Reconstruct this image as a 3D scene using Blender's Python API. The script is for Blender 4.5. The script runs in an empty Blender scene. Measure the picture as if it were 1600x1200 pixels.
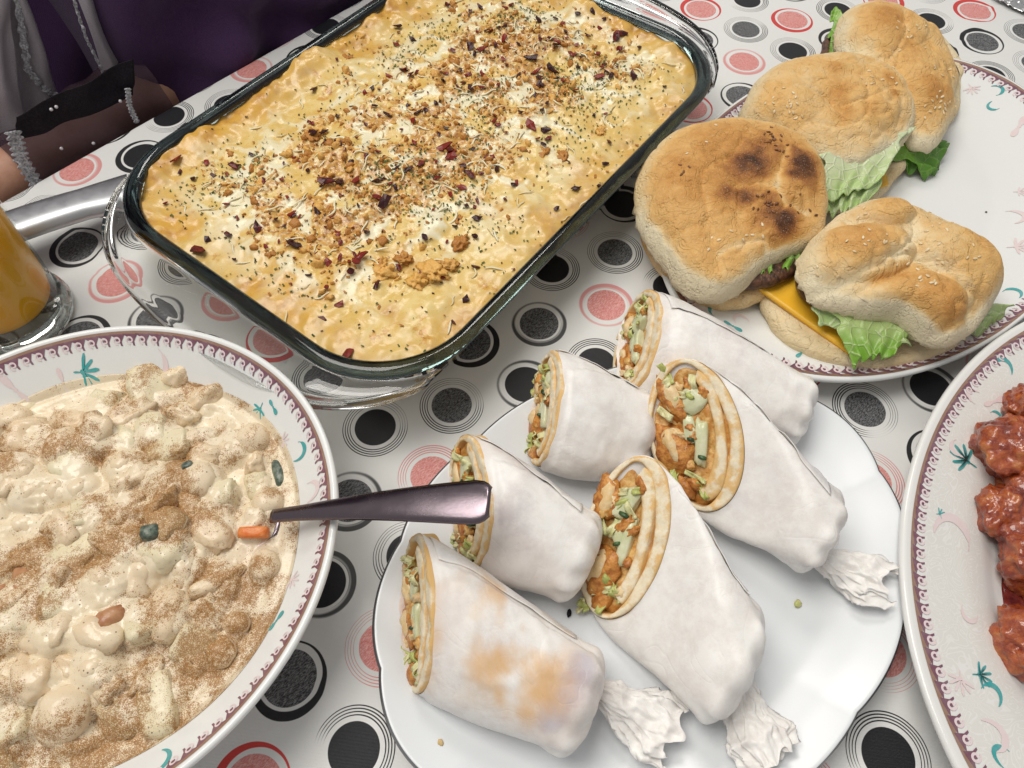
import bpy, bmesh, math, random
import numpy as np
from mathutils import Vector, Matrix

# ------------------------------------------------------------------ camera, world, light, exposure
scene = bpy.context.scene
CAM_H, CAM_PITCH, CAM_ROLL, FOC = 0.36, 58.923, 0.247, 1088.0 / 1600.0
cam_data = bpy.data.cameras.new('camera')
cam_data.sensor_width = 36.0
cam_data.lens = 36.0 * FOC
cam_data.clip_start = 0.01
cam_data.clip_end = 50.0
cam = bpy.data.objects.new('camera', cam_data)
scene.collection.objects.link(cam)
cam.location = (0, 0, CAM_H)
_m = Matrix.Rotation(math.radians(90 - CAM_PITCH), 3, 'X') @ Matrix.Rotation(math.radians(CAM_ROLL), 3, 'Z')
cam.rotation_euler = _m.to_euler()
scene.camera = cam

world = bpy.data.worlds.new('World')
scene.world = world
world.use_nodes = True
world.node_tree.nodes['Background'].inputs[0].default_value = (1.0, 0.99, 0.975, 1)
world.node_tree.nodes['Background'].inputs[1].default_value = 0.35

def area_lamp(name, loc, target, size, power, colour):
    l = bpy.data.lights.new(name, 'AREA')
    l.shape = 'RECTANGLE'; l.size, l.size_y = size
    l.energy = power; l.color = colour
    o = bpy.data.objects.new(name, l)
    scene.collection.objects.link(o)
    o.location = loc
    o.rotation_euler = (Vector(target) - Vector(loc)).to_track_quat('-Z', 'Y').to_euler()
    return o
area_lamp('ceiling_lamp', (-0.55, 0.42, 1.65), (0.05, 0.2, 0), (0.9, 0.9), 19.0, (1.0, 0.96, 0.895))
area_lamp('added_fill_lamp', (-0.05, 1.45, 1.6), (0.1, 0.3, 0), (0.6, 0.4), 8.0, (1.0, 0.96, 0.895))  # unseen fill lamp, added; placed so its glint lands on the bake

scene.view_settings.view_transform = 'Standard'
scene.view_settings.look = 'None'
scene.view_settings.exposure = 0.08
scene.view_settings.gamma = 1.0
scene.view_settings.use_curve_mapping = False
scene.cycles.use_denoising = True
scene.cycles.max_bounces = 14
scene.cycles.transmission_bounces = 12
scene.cycles.transparent_max_bounces = 12
scene.cycles.sample_clamp_indirect = 6.0

random.seed(7)
RNG = np.random.default_rng(11)
COL = scene.collection

# ------------------------------------------------------------------ geometry helpers
_th, _ro = math.radians(CAM_PITCH), math.radians(CAM_ROLL)
_fw = np.array([0, math.cos(_th), -math.sin(_th)]); _r0 = np.array([1.0, 0, 0]); _u0 = np.cross(_r0, _fw)
_rt = math.cos(_ro) * _r0 + math.sin(_ro) * _u0
_up = -math.sin(_ro) * _r0 + math.cos(_ro) * _u0
def at(x, y, z=0.0):
    """a measured sight line of the survey (1600x1200) at a known real height -> a place on the table, in metres"""
    d = _fw + _rt * (x - 800) / 1088.0 - _up * (y - 600) / 1088.0
    return np.array([0, 0, CAM_H]) + d * ((z - CAM_H) / d[2])
def on_surf(x, y, zf, z0=0.02):
    for z in np.linspace(0.085, 0.0, 341):                     # come down the sight line until it meets the surface
        q = at(x, y, z)
        if z <= float(zf(q[0], q[1])): break
    return q

def _hash(ix, iy, iz, seed):
    n = (ix * 374761393 + iy * 668265263 + iz * 1440662683 + seed * 974634001) & 0xFFFFFFFF
    n = ((n ^ (n >> 13)) * 1274126177) & 0xFFFFFFFF
    n = ((n ^ (n >> 16)) * 2246822519) & 0xFFFFFFFF
    return (n ^ (n >> 15)).astype(np.float64) / 4294967295.0
def vnoise(p, seed=0):
    p = np.asarray(p, float); i = np.floor(p).astype(np.int64); f = p - i
    f = f * f * f * (f * (f * 6 - 15) + 10)
    out = 0
    for dx in (0, 1):
        wx = f[..., 0] if dx else 1 - f[..., 0]
        for dy in (0, 1):
            wy = f[..., 1] if dy else 1 - f[..., 1]
            for dz in (0, 1):
                wz = f[..., 2] if dz else 1 - f[..., 2]
                out = out + wx * wy * wz * _hash(i[..., 0] + dx, i[..., 1] + dy, i[..., 2] + dz, seed)
    return out * 2 - 1
def fbm(p, oct=4, seed=0, gain=0.5):
    p = np.asarray(p, float); a = 1.0; s = 0; n = 0
    for k in range(oct):
        s = s + a * vnoise(p * (2.03 ** k) + 17.3 * k, seed + k); n += a; a *= gain
    return s / n
def n2(x, y, scale, oct=4, seed=0, gain=0.5):
    return fbm(np.stack([x * scale, y * scale, np.full_like(x, 3.7 + seed)], -1), oct, seed, gain)
def sstep(a, b, x):
    t = np.clip((x - a) / (b - a), 0, 1); return t * t * (3 - 2 * t)
def gf(nu, nv, cu=False, cv=False):
    """quads of a nu x nv grid of vertices (row-major, u first)"""
    iu = np.arange(nu if cu else nu - 1); iv = np.arange(nv if cv else nv - 1)
    U, V = np.meshgrid(iu, iv, indexing='ij'); U2 = (U + 1) % nu; V2 = (V + 1) % nv
    return np.stack([U * nv + V, U2 * nv + V, U2 * nv + V2, U * nv + V2], -1).reshape(-1, 4)
def root_loc(o):
    while o.parent: o = o.parent
    return np.array(o.location)

def mk(name, verts, faces, mat, parent=None, smooth=True, attrs=None, origin=None, uv=None):
    verts = np.asarray(verts, float).reshape(-1, 3)
    if parent is not None: org = root_loc(parent)
    elif origin is not None: org = np.asarray(origin, float)
    else: org = np.zeros(3)
    me = bpy.data.meshes.new(name)
    fl = faces.tolist() if isinstance(faces, np.ndarray) else faces
    me.from_pydata((verts - org).tolist(), [], fl)
    if smooth: me.polygons.foreach_set('use_smooth', [True] * len(me.polygons))
    if attrs:
        for k, v in attrs.items():
            a = me.attributes.new(k, 'FLOAT', 'POINT'); a.data.foreach_set('value', np.asarray(v, np.float32).ravel())
    me.update()
    if mat is not None: me.materials.append(mat)
    o = bpy.data.objects.new(name, me); COL.objects.link(o)
    if parent is not None: o.parent = parent
    elif origin is not None: o.location = org
    return o
def recalc(o):
    bm = bmesh.new(); bm.from_mesh(o.data); bmesh.ops.recalc_face_normals(bm, faces=bm.faces); bm.to_mesh(o.data); bm.free(); return o
def thing(name, loc, label, cat, group=None):
    o = bpy.data.objects.new(name, None); COL.objects.link(o); o.location = loc
    o.empty_display_size = 0.01
    return tag(o, label, cat, group)
def tag(o, label=None, cat=None, group=None, kind=None):
    if label: o['label'] = label
    if cat: o['category'] = cat
    if group: o['group'] = group
    if kind: o['kind'] = kind
    return o

_ico = {}
def ico(sub):
    if sub not in _ico:
        bm = bmesh.new(); bmesh.ops.create_icosphere(bm, subdivisions=sub, radius=1.0)
        _ico[sub] = (np.array([v.co[:] for v in bm.verts]), np.array([[v.index for v in f.verts] for f in bm.faces])); bm.free()
    return _ico[sub]
def rotm(ax, ay, az):
    cx, sx, cy, sy, cz, sz = math.cos(ax), math.sin(ax), math.cos(ay), math.sin(ay), math.cos(az), math.sin(az)
    Rx = np.array([[1, 0, 0], [0, cx, -sx], [0, sx, cx]]); Ry = np.array([[cy, 0, sy], [0, 1, 0], [-sy, 0, cy]]); Rz = np.array([[cz, -sz, 0], [sz, cz, 0], [0, 0, 1]])
    return Rz @ Ry @ Rx
def lump_verts(r, amp=0.2, freq=1.6, seed=0, sub=3, box=0.0, oct=3):
    v, f = ico(sub)
    w = v.copy()
    if box > 0:                       # squarer lumps
        m = np.abs(v).max(1, keepdims=True); w = v * (1 - box) + box * (v / m) * 0.82
    d = fbm(v * freq + seed * 3.17, oct, seed)
    return w * (1 + amp * d[:, None]) * np.asarray(r, float), f
def lump(name, c, r, mat, parent, rot=(0, 0, 0), amp=0.2, freq=1.6, seed=0, sub=3, box=0.0, R=None, attrs=None, oct=3):
    v, f = lump_verts(r, amp, freq, seed, sub, box, oct)
    M = R if R is not None else rotm(*rot)
    return mk(name, v @ M.T + np.asarray(c), f, mat, parent, attrs=attrs)
def inst(name, src, parent, loc, R, scale):
    """another copy that shares mesh data; loc in world metres"""
    o = bpy.data.objects.new(name, src); COL.objects.link(o); o.parent = parent
    m = Matrix([list(map(float, r)) for r in R]) @ Matrix.Diagonal(Vector(scale))
    o.matrix_local = Matrix.Translation(Vector((np.asarray(loc) - root_loc(parent)).tolist())) @ m.to_4x4()
    return o
def base_mesh(name, v, f, mat, smooth=True):
    me = bpy.data.meshes.new(name); me.from_pydata(np.asarray(v).tolist(), [], np.asarray(f).tolist())
    if smooth: me.polygons.foreach_set('use_smooth', [True] * len(me.polygons))
    me.materials.append(mat); return me
def normals_grid(P):
    du = np.gradient(P, axis=0); dv = np.gradient(P, axis=1); n = np.cross(du, dv)
    return n / (np.linalg.norm(n, axis=-1, keepdims=True) + 1e-12)
def sheet(name, P, thick, mat, parent, attrs=None, flip=False):
    """a thin closed slab over a grid of points"""
    nu, nv = P.shape[:2]; n = normals_grid(P)
    if flip: n = -n
    A = P + n * thick * 0.5; B = P - n * thick * 0.5
    f = gf(nu, nv); N = nu * nv
    b = [u * nv for u in range(nu)] + [(nu - 1) * nv + v for v in range(1, nv)] + [u * nv + nv - 1 for u in range(nu - 2, -1, -1)] + [v for v in range(nv - 2, 0, -1)]
    b = np.array(b); b2 = np.roll(b, -1)
    side = np.stack([b, b2, b2 + N, b + N], -1)
    F = np.concatenate([f, f[:, ::-1] + N, side])
    at_ = {k: np.concatenate([np.ravel(v), np.ravel(v)]) for k, v in attrs.items()} if attrs else None
    o = mk(name, np.concatenate([A.reshape(-1, 3), B.reshape(-1, 3)]), F, mat, parent, attrs=at_)
    return recalc(o)
def bilin(c00, c10, c11, c01, nu, nv):
    u = np.linspace(0, 1, nu)[:, None, None]; v = np.linspace(0, 1, nv)[None, :, None]
    return (1 - u) * (1 - v) * c00 + u * (1 - v) * c10 + u * v * c11 + (1 - u) * v * c01
def rings(R, cap0=True, cap1=True, closed=False):
    """faces of stacked rings R[nr, nt, 3]; caps as fans"""
    nr, nt = R.shape[:2]
    V = R.reshape(-1, 3); f = gf(nr, nt, closed, True).tolist()
    ex = []
    if cap0: ex.append(R[0].mean(0)); k = len(V) + len(ex) - 1; f += [[k, (t + 1) % nt, t] for t in range(nt)]
    if cap1:
        ex.append(R[-1].mean(0)); k = len(V) + len(ex) - 1; b = (nr - 1) * nt; f += [[k, b + t, b + (t + 1) % nt] for t in range(nt)]
    if ex: V = np.concatenate([V, np.array(ex)])
    return V, f
def lathe(name, prof, c, mat, parent=None, nt=96, wob=None, origin=None):
    prof = np.asarray(prof, float); t = np.linspace(0, 2 * math.pi, nt, endpoint=False)
    R = np.stack([prof[:, 0:1] * np.cos(t), prof[:, 0:1] * np.sin(t), np.repeat(prof[:, 1:2], nt, 1)], -1) + np.asarray(c)
    V, f = rings(R, prof[0, 0] > 1e-6, prof[-1, 0] > 1e-6)
    return recalc(mk(name, V, f, mat, parent, origin=origin))
def tube(name, pts, rad, mat, parent=None, nt=12, flat=1.0, up=(0, 0, 1), origin=None):
    pts = np.asarray(pts, float); n = len(pts); rad = np.broadcast_to(np.asarray(rad, float), (n,)); t = np.gradient(pts, axis=0); t /= np.linalg.norm(t, axis=1, keepdims=True)
    u = np.cross(t, np.asarray(up, float)); u /= np.linalg.norm(u, axis=1, keepdims=True) + 1e-9; w = np.cross(u, t)
    a = np.linspace(0, 2 * math.pi, nt, endpoint=False)
    R = pts[:, None] + rad[:, None, None] * (np.cos(a)[None, :, None] * u[:, None] + flat * np.sin(a)[None, :, None] * w[:, None])
    V, f = rings(R); return recalc(mk(name, V, f, mat, parent, origin=origin))

# ------------------------------------------------------------------ shader helpers
class S:
    def __init__(s, nt, k): s.nt, s.k = nt, k
    def _m(s, op, *o, clamp=False):
        n = s.nt.nodes.new('ShaderNodeMath'); n.operation = op; n.use_clamp = clamp
        for i, a in enumerate((s,) + o):
            if isinstance(a, S): s.nt.links.new(a.k, n.inputs[i])
            else: n.inputs[i].default_value = a
        return S(s.nt, n.outputs[0])
    def __add__(s, o): return s._m('ADD', o)
    __radd__ = __add__
    def __mul__(s, o): return s._m('MULTIPLY', o)
    __rmul__ = __mul__
    def __sub__(s, o): return s._m('SUBTRACT', o)
    def __rsub__(s, o): return (s * -1.0)._m('ADD', o)
    def __truediv__(s, o): return s._m('DIVIDE', o)
    def __pow__(s, o): return s._m('POWER', o)
    def sin(s): return s._m('SINE')
    def cos(s): return s._m('COSINE')
    def abs(s): return s._m('ABSOLUTE')
    def frac(s): return s._m('FRACT')
    def lt(s, o): return s._m('LESS_THAN', o)
    def gt(s, o): return s._m('GREATER_THAN', o)
    def min(s, o): return s._m('MINIMUM', o)
    def max(s, o): return s._m('MAXIMUM', o)
    def ss(s, a, b):
        n = s.nt.nodes.new('ShaderNodeMapRange'); n.interpolation_type = 'SMOOTHSTEP'
        lo, hi = (a, b) if a < b else (b, a)
        s.nt.links.new(s.k, n.inputs[0]); n.inputs[1].default_value = lo; n.inputs[2].default_value = hi
        n.inputs[3].default_value = 0.0 if a < b else 1.0; n.inputs[4].default_value = 1.0 if a < b else 0.0
        return S(s.nt, n.outputs[0])
class Mat:
    def __init__(s, name):
        s.m = bpy.data.materials.new(name); s.m.use_nodes = True; s.nt = s.m.node_tree
        s.nt.nodes.clear(); s.out = s.nt.nodes.new('ShaderNodeOutputMaterial')
    def n(s, t): return s.nt.nodes.new(t)
    def set(s, sock, v):
        if isinstance(v, S): s.nt.links.new(v.k, sock)
        elif isinstance(v, (tuple, list)) and len(v) == 3 and sock.type == 'RGBA': sock.default_value = (*v, 1)
        else: sock.default_value = v
    def obj(s): return S(s.nt, s.n('ShaderNodeTexCoord').outputs['Object'])
    def pos(s): return S(s.nt, s.n('ShaderNodeNewGeometry').outputs['Position'])
    def nrm(s): return s.xyz(S(s.nt, s.n('ShaderNodeNewGeometry').outputs['Normal']))
    def uv(s): return S(s.nt, s.n('ShaderNodeTexCoord').outputs['UV'])
    def attr(s, name, out='Fac'):
        a = s.n('ShaderNodeAttribute'); a.attribute_name = name; return S(s.nt, a.outputs[out])
    def rnd(s): return S(s.nt, s.n('ShaderNodeObjectInfo').outputs['Random'])
    def xyz(s, v):
        n = s.n('ShaderNodeSeparateXYZ'); s.set(n.inputs[0], v); return [S(s.nt, o) for o in n.outputs]
    def scale(s, v, xyz):
        n = s.n('ShaderNodeVectorMath'); n.operation = 'MULTIPLY'; s.set(n.inputs[0], v); n.inputs[1].default_value = xyz; return S(s.nt, n.outputs[0])
    def rotv(s, v, ang):
        n = s.n('ShaderNodeVectorRotate'); n.rotation_type = 'Z_AXIS'; s.set(n.inputs['Vector'], v); n.inputs['Angle'].default_value = ang; return S(s.nt, n.outputs[0])
    def noise(s, v, sc, det=3.0, rough=0.55, dist=0.0):
        n = s.n('ShaderNodeTexNoise'); s.set(n.inputs['Vector'], v); n.inputs['Scale'].default_value = sc
        n.inputs['Detail'].default_value = det; n.inputs['Roughness'].default_value = rough; n.inputs['Distortion'].default_value = dist
        return S(s.nt, n.outputs[0])
    def voro(s, v, sc, feat='F1', out=0):
        n = s.n('ShaderNodeTexVoronoi'); n.feature = feat; s.set(n.inputs['Vector'], v); n.inputs['Scale'].default_value = sc
        return S(s.nt, n.outputs[out])
    def mix(s, f, a, b):
        n = s.n('ShaderNodeMix'); n.data_type = 'RGBA'; n.clamp_factor = True
        s.set(n.inputs[0], f); s.set(n.inputs[6], a); s.set(n.inputs[7], b); return S(s.nt, n.outputs[2])
    def ramp(s, f, stops):
        n = s.n('ShaderNodeValToRGB'); s.set(n.inputs[0], f); e = n.color_ramp.elements
        while len(e) < len(stops): e.new(0.5)
        for q, (p, c) in zip(e, stops): q.position = p; q.color = (*c, 1)
        return S(s.nt, n.outputs[0])
    def bump(s, h, dist=0.001, strength=1.0, prev=None):
        n = s.n('ShaderNodeBump'); s.set(n.inputs['Height'], h); n.inputs['Distance'].default_value = dist; n.inputs['Strength'].default_value = strength
        if prev is not None: s.nt.links.new(prev.k, n.inputs['Normal'])
        return S(s.nt, n.outputs[0])
    def bsdf(s, base, rough=0.5, normal=None, **kw):
        b = s.n('ShaderNodeBsdfPrincipled'); s.set(b.inputs['Base Color'], base); s.set(b.inputs['Roughness'], rough)
        for k, v in kw.items(): s.set(b.inputs[k], v)
        if normal is not None: s.nt.links.new(normal.k, b.inputs['Normal'])
        s.b = b; return S(s.nt, b.outputs[0])
    def done(s, sh): s.nt.links.new(sh.k, s.out.inputs[0]); return s.m
    def mixsh(s, f, a, b):
        n = s.n('ShaderNodeMixShader'); s.set(n.inputs[0], f); s.nt.links.new(a.k, n.inputs[1]); s.nt.links.new(b.k, n.inputs[2]); return S(s.nt, n.outputs[0])
SPEC = 'Specular IOR Level'
SSW, SSR, SSS = 'Subsurface Weight', 'Subsurface Radius', 'Subsurface Scale'
# ------------------------------------------------------------------ materials
def plain(name, col, rough=0.5, **kw):
    m = Mat(name); return m.done(m.bsdf(col, rough, **kw))

def mat_cloth():
    m = Mat('printed_tablecloth'); uv = m.xyz(m.uv()); x, y = uv[0], uv[1]
    core, ring, ph = m.attr('core'), m.attr('ring'), m.attr('phase')
    obj = m.pos()
    wob = m.noise(obj, 90, 2) - 0.5
    r = (x * x + y * y) ** 0.5 + wob * 0.006
    at2 = y._m('ARCTAN2', x)
    isthick, isband = ring.gt(1.5), ring.gt(0.5) * ring.lt(1.5)
    isthin = ring.lt(0.5)
    rc = 0.258 + isthick * 0.027 + isband * 0.010
    core_m = (r - rc).ss(0.003, -0.003)
    # fading of the ring lines round the dot
    fade = (at2 + ph).cos() * 0.5 + 0.5
    fade2 = (at2 * 2.0 + ph * 1.7).cos() * 0.5 + 0.5
    # thin rings
    k = (r - 0.300) / 0.030
    lw = 0.075 + fade * 0.16
    line = (k.frac() - 0.5).abs()._m('SUBTRACT', lw).ss(0.05, -0.05)
    thin = line * r.gt(0.300) * r.lt(0.424) * (fade * 0.8 + fade2 * 0.6).ss(0.10, 0.45)
    # dense band
    fr = ((r * 74.0 + m.noise(obj, 40, 1) * 0.8).sin() * 0.5 + 0.5) * 0.55 + fade * 0.5
    band = fr.ss(0.15, 0.75) * (r - 0.300).ss(-0.002, 0.002) * (r - 0.385).ss(0.004, -0.004) * 0.92
    # heavy ring
    w = 0.010 + fade * 0.036
    thick = ((r - 0.366).abs() - w).ss(0.004, -0.004)
    ringm = (thin * isthin + band * isband + thick * isthick)
    # weave
    rv = m.rotv(obj, -0.84)
    wv = m.xyz(rv)
    wx, wy = (wv[0] * 7800.0).sin(), (wv[1] * 7800.0).sin()
    weave = wx * wy
    nz = m.noise(obj, 30, 3)
    fine = m.noise(obj, 2600, 2)
    white = m.mix(weave.ss(0.1, 1.0) * 0.5 * (nz * 0.6 + 0.5), (0.79, 0.79, 0.775), (0.60, 0.605, 0.595))
    white = m.mix((m.noise(obj, 7, 2)).ss(0.4, 0.7) * 0.3, white, (0.72, 0.725, 0.72))
    fib = m.noise(m.scale(m.rotv(obj, 0.6), (1.0, 0.22, 1.0)), 2400, 2, 0.7)
    fib2 = m.noise(m.scale(m.rotv(obj, -0.5), (0.25, 1.0, 1.0)), 2100, 2, 0.7)
    f = (fib * 0.55 + fib2 * 0.45).ss(0.38, 0.66)
    black = m.mix(weave.ss(0.3, 1.0) * 0.7, (0.011, 0.011, 0.014), (0.028, 0.028, 0.034))
    grey = m.mix(f, (0.012, 0.012, 0.014), (0.27, 0.275, 0.285))
    pink = m.mix(f, (0.62, 0.185, 0.17), (0.80, 0.46, 0.43))
    isblack, ispink = core.lt(0.5), core.gt(1.5)
    cc = m.mix(isblack, m.mix(ispink, grey, pink), black)
    pinkring = m.mix(isthick, (0.70, 0.28, 0.27), (0.62, 0.055, 0.05))
    rcol = m.mix(ispink, (0.018, 0.018, 0.02), pinkring)
    c = m.mix(ringm, white, rcol)
    c = m.mix(core_m, c, cc)
    b = m.bump(weave, 0.00009, 0.6)
    b = m.bump(fine, 0.00008, 0.4, b)
    return m.done(m.bsdf(c, 0.42, b, **{SPEC: 0.35}))

def mat_ceramic(name='glazed_porcelain', col=(0.80, 0.81, 0.80), filigree=0.0, rough=0.17):
    m = Mat(name); p = m.pos()
    c = m.mix(m.noise(p, 14, 2).ss(0.35, 0.7) * 0.25, col, tuple(v * 0.93 for v in col))
    if filigree:
        v = m.noise(p, 60, 1.5, 0.4, 3.0)
        ln = (v * 8.0).frac()._m('SUBTRACT', 0.5).abs().ss(0.17, 0.07)
        c = m.mix(m.attr('rimzone') * filigree, c, m.mix(ln, (0.71, 0.685, 0.63), (0.81, 0.805, 0.78)))
    b = m.bump(m.noise(p, 60, 2), 0.00012, 0.35)
    return m.done(m.bsdf(c, rough, b, **{SPEC: 0.5}))

def mat_print(name, col, rough=0.2, metal=0.0, var=0.25):
    m = Mat(name); p = m.pos()
    c = m.mix(m.noise(p, 260, 3).ss(0.3, 0.75) * var, col, tuple(min(1, v * 0.5 + 0.4) for v in col))
    return m.done(m.bsdf(c, rough, Metallic=metal))

def mat_glass(name, col, rough=0.0):
    m = Mat(name)
    return m.done(m.bsdf(col, rough, **{'Transmission Weight': 1.0, 'IOR': 1.47}))

def mat_thin_glass(name, tint, ior=1.47):
    m = Mat(name); fr = m.n('ShaderNodeFresnel'); fr.inputs[0].default_value = ior
    t = m.n('ShaderNodeBsdfTransparent'); t.inputs[0].default_value = (*tint, 1)
    g = m.n('ShaderNodeBsdfGlossy'); g.inputs[0].default_value = (1, 1, 1, 1); g.inputs[1].default_value = 0.02
    back = S(m.nt, m.n('ShaderNodeNewGeometry').outputs['Backfacing'])
    return m.done(m.mixsh(S(m.nt, fr.outputs[0]) * 0.9 * (1.0 - back), S(m.nt, t.outputs[0]), S(m.nt, g.outputs[0])))

def mat_gratin():
    m = Mat('baked_cheese_sauce'); p = m.pos()
    w, g, br = m.attr('white'), m.attr('gold'), m.attr('brown')
    f1 = m.noise(p, 420, 4, 0.65); f2 = m.noise(p, 110, 4, 0.6)
    c = m.mix(f2.ss(0.3, 0.7), (0.69, 0.475, 0.145), (0.77, 0.60, 0.26))
    c = m.mix((g * (f1 * 0.8 + 0.6)).min(1.0) * 0.9, c, m.mix(f2.ss(0.4, 0.7), (0.66, 0.36, 0.055), (0.46, 0.19, 0.028)))
    c = m.mix((w * 1.1 + (f1 - 0.5) * 0.35).ss(0.25, 1.0) * 0.9, c, (0.83, 0.78, 0.57))
    bb = (br * 0.9 + (f1 - 0.5) * 1.5 + (m.noise(p, 230, 3, 0.6) - 0.5) * 1.3).ss(0.42, 0.72)
    c = m.mix(bb * 0.9, c, m.mix(f1.ss(0.40, 0.60), (0.32, 0.11, 0.025), (0.64, 0.34, 0.075)))
    sp = m.noise(p, 780, 1.5).ss(0.70, 0.78)
    c = m.mix(sp * 0.6, c, m.mix(m.noise(p, 90, 1).ss(0.45, 0.55), (0.16, 0.06, 0.025), (0.13, 0.14, 0.05)))
    b = m.bump(f2, 0.0010, 0.28); b = m.bump(f1, 0.0003 , 0.3, b)
    rough = 0.16 + f2 * 0.22
    return m.done(m.bsdf(c, rough, b, **{SPEC: 0.5, SSW: 0.12, SSR: (1.0, 0.6, 0.25), SSS: 0.003}))

def mat_var(name, c1, c2, sc=200, rough=0.5, bump=0.0004, spec=0.4, sss=0.0, det=4, objrand=0.0, coat=0.0):
    """two tones broken up by noise, with fine relief"""
    m = Mat(name); p = m.pos(); f = m.noise(p, sc, det, 0.62)
    v = f + (m.rnd() - 0.5) * objrand if objrand else f
    c = m.mix(v.ss(0.33, 0.68), c1, c2)
    b = m.bump(m.noise(p, sc * 2.3, 3), bump, 0.7)
    kw = {SPEC: spec}
    if sss: kw.update({SSW: sss, SSR: (1.0, 0.6, 0.35), SSS: 0.002})
    if coat: kw.update({'Coat Weight': coat, 'Coat Roughness': 0.08})
    return m.done(m.bsdf(c, rough, b, **kw))

def mat_salad(name, c1, c2, amount=1.0):
    m = Mat(name); p = m.pos()
    big = m.noise(m.scale(p, (1, 1, 0.15)), 15, 3, 0.6, 0.6); mid = m.noise(p, 70, 3, 0.6)
    up = m.nrm()[2].ss(-0.1, 0.5)
    p2 = m.scale(p, (1, 1, 0.15))
    f = m.noise(p, 1700, 3, 0.8); f2 = m.noise(p, 560, 2, 0.6)
    cloud = ((big * 0.64 + mid * 0.48) - 0.50).ss(-0.05, 0.17) * up
    base = m.mix(m.noise(p, 45, 3).ss(0.3, 0.7), c1, c2)
    dens = cloud * 0.98 - 0.16
    grain = m.noise(p, 2300, 2, 0.7)
    dust = ((grain - 0.5) * 2.6 + (f - 0.5) * 0.9 + (f2 - 0.5) * 0.7 + dens - 0.34).ss(-0.10, 0.55)
    c = m.mix(dust * 0.94 * amount, base, m.mix(f2, (0.43, 0.195, 0.022), (0.20, 0.072, 0.008)))
    spk = m.voro(p, 430).ss(0.20, 0.12) * m.noise(p, 210, 1).ss(0.48, 0.60)
    c = m.mix(spk * 0.8 * amount, c, m.mix(m.noise(p, 140, 0).ss(0.45, 0.55), (0.06, 0.03, 0.015), (0.30, 0.11, 0.03)))
    b = m.bump(m.noise(p, 150, 3, 0.6), 0.0010, 0.35); b = m.bump(f2, 0.0003, 0.3, b)
    return m.done(m.bsdf(c, 0.22 + cloud * 0.33, b, **{SPEC: 0.5, SSW: 0.10, SSR: (1, 0.7, 0.4), SSS: 0.003}))

def mat_paper():
    m = Mat('greaseproof_paper'); p = m.pos()
    st, pu = m.attr('stain'), m.attr('bruise')
    n1 = m.noise(p, 60, 4, 0.65); n2_ = m.noise(p, 330, 3, 0.7); n3 = m.noise(p, 28, 3, 0.6)
    n6 = m.noise(p, 85, 7, 0.72)
    c = m.mix(n6.ss(0.38, 0.66), (0.93, 0.91, 0.88), (0.835, 0.795, 0.76))
    c = m.mix(((n3 * 0.9 + n2_ * 0.22) - 0.57).ss(0.0, 0.22) * pu * 0.55, c, (0.52, 0.46, 0.50))
    c = m.mix(pu.ss(0.7, 1.3) * 0.35, c, (0.80, 0.68, 0.62))
    c = m.mix((pu + (n1 - 0.5) * 0.9).ss(1.35, 2.1) * 0.55, c, (0.44, 0.40, 0.50))
    c = m.mix((st * 1.2 + (n1 - 0.5) * 0.8).ss(0.2, 1.3) * 0.75, c, (0.76, 0.42, 0.12))
    cr = m.noise(p, 26, 2, 0.5, 1.2); cr2 = m.noise(p, 48, 2, 0.5, 0.8)
    b = m.bump((cr - 0.5).abs().ss(0.0, 0.018), 0.0005, 0.16); b = m.bump((cr2 - 0.5).abs().ss(0.0, 0.02), 0.0003, 0.10, b); b = m.bump(n2_, 0.00015, 0.25, b); b = m.bump(m.noise(p, 45, 2), 0.0012, 0.18, b)
    tr = m.n('ShaderNodeBsdfTranslucent'); m.set(tr.inputs[0], c)
    return m.done(m.mixsh(0.06, m.bsdf(c, 0.36, b, **{SPEC: 0.35, SSW: 0.12, SSR: (1.0, 0.8, 0.6), SSS: 0.003}), S(m.nt, tr.outputs[0])))

def mat_bread():
    """flatbread seen on the cut: pale crumb, golden skin at the layer edges"""
    m = Mat('flatbread_cut'); p = m.pos(); e = m.attr('edge')
    f = m.noise(p, 520, 4, 0.65); g = m.noise(p, 130, 3)
    pale = m.mix(f.ss(0.35, 0.7), (0.84, 0.765, 0.60), (0.80, 0.68, 0.47))
    c = m.mix((e + (g - 0.5) * 0.9).ss(0.80, 1.30) * 0.75, pale, m.mix(f, (0.72, 0.43, 0.13), (0.62, 0.30, 0.08)))
    c = m.mix((m.noise(p, 95, 4, 0.65) + (e - 0.6) * 0.18).ss(0.43, 0.62) * 0.85, c, m.mix(f, (0.74, 0.38, 0.08), (0.70, 0.50, 0.22)))
    b = m.bump(f, 0.0005, 0.5)
    return m.done(m.bsdf(c, 0.62, b, **{SPEC: 0.25, SSW: 0.15, SSR: (1, 0.7, 0.4), SSS: 0.002}))

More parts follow.
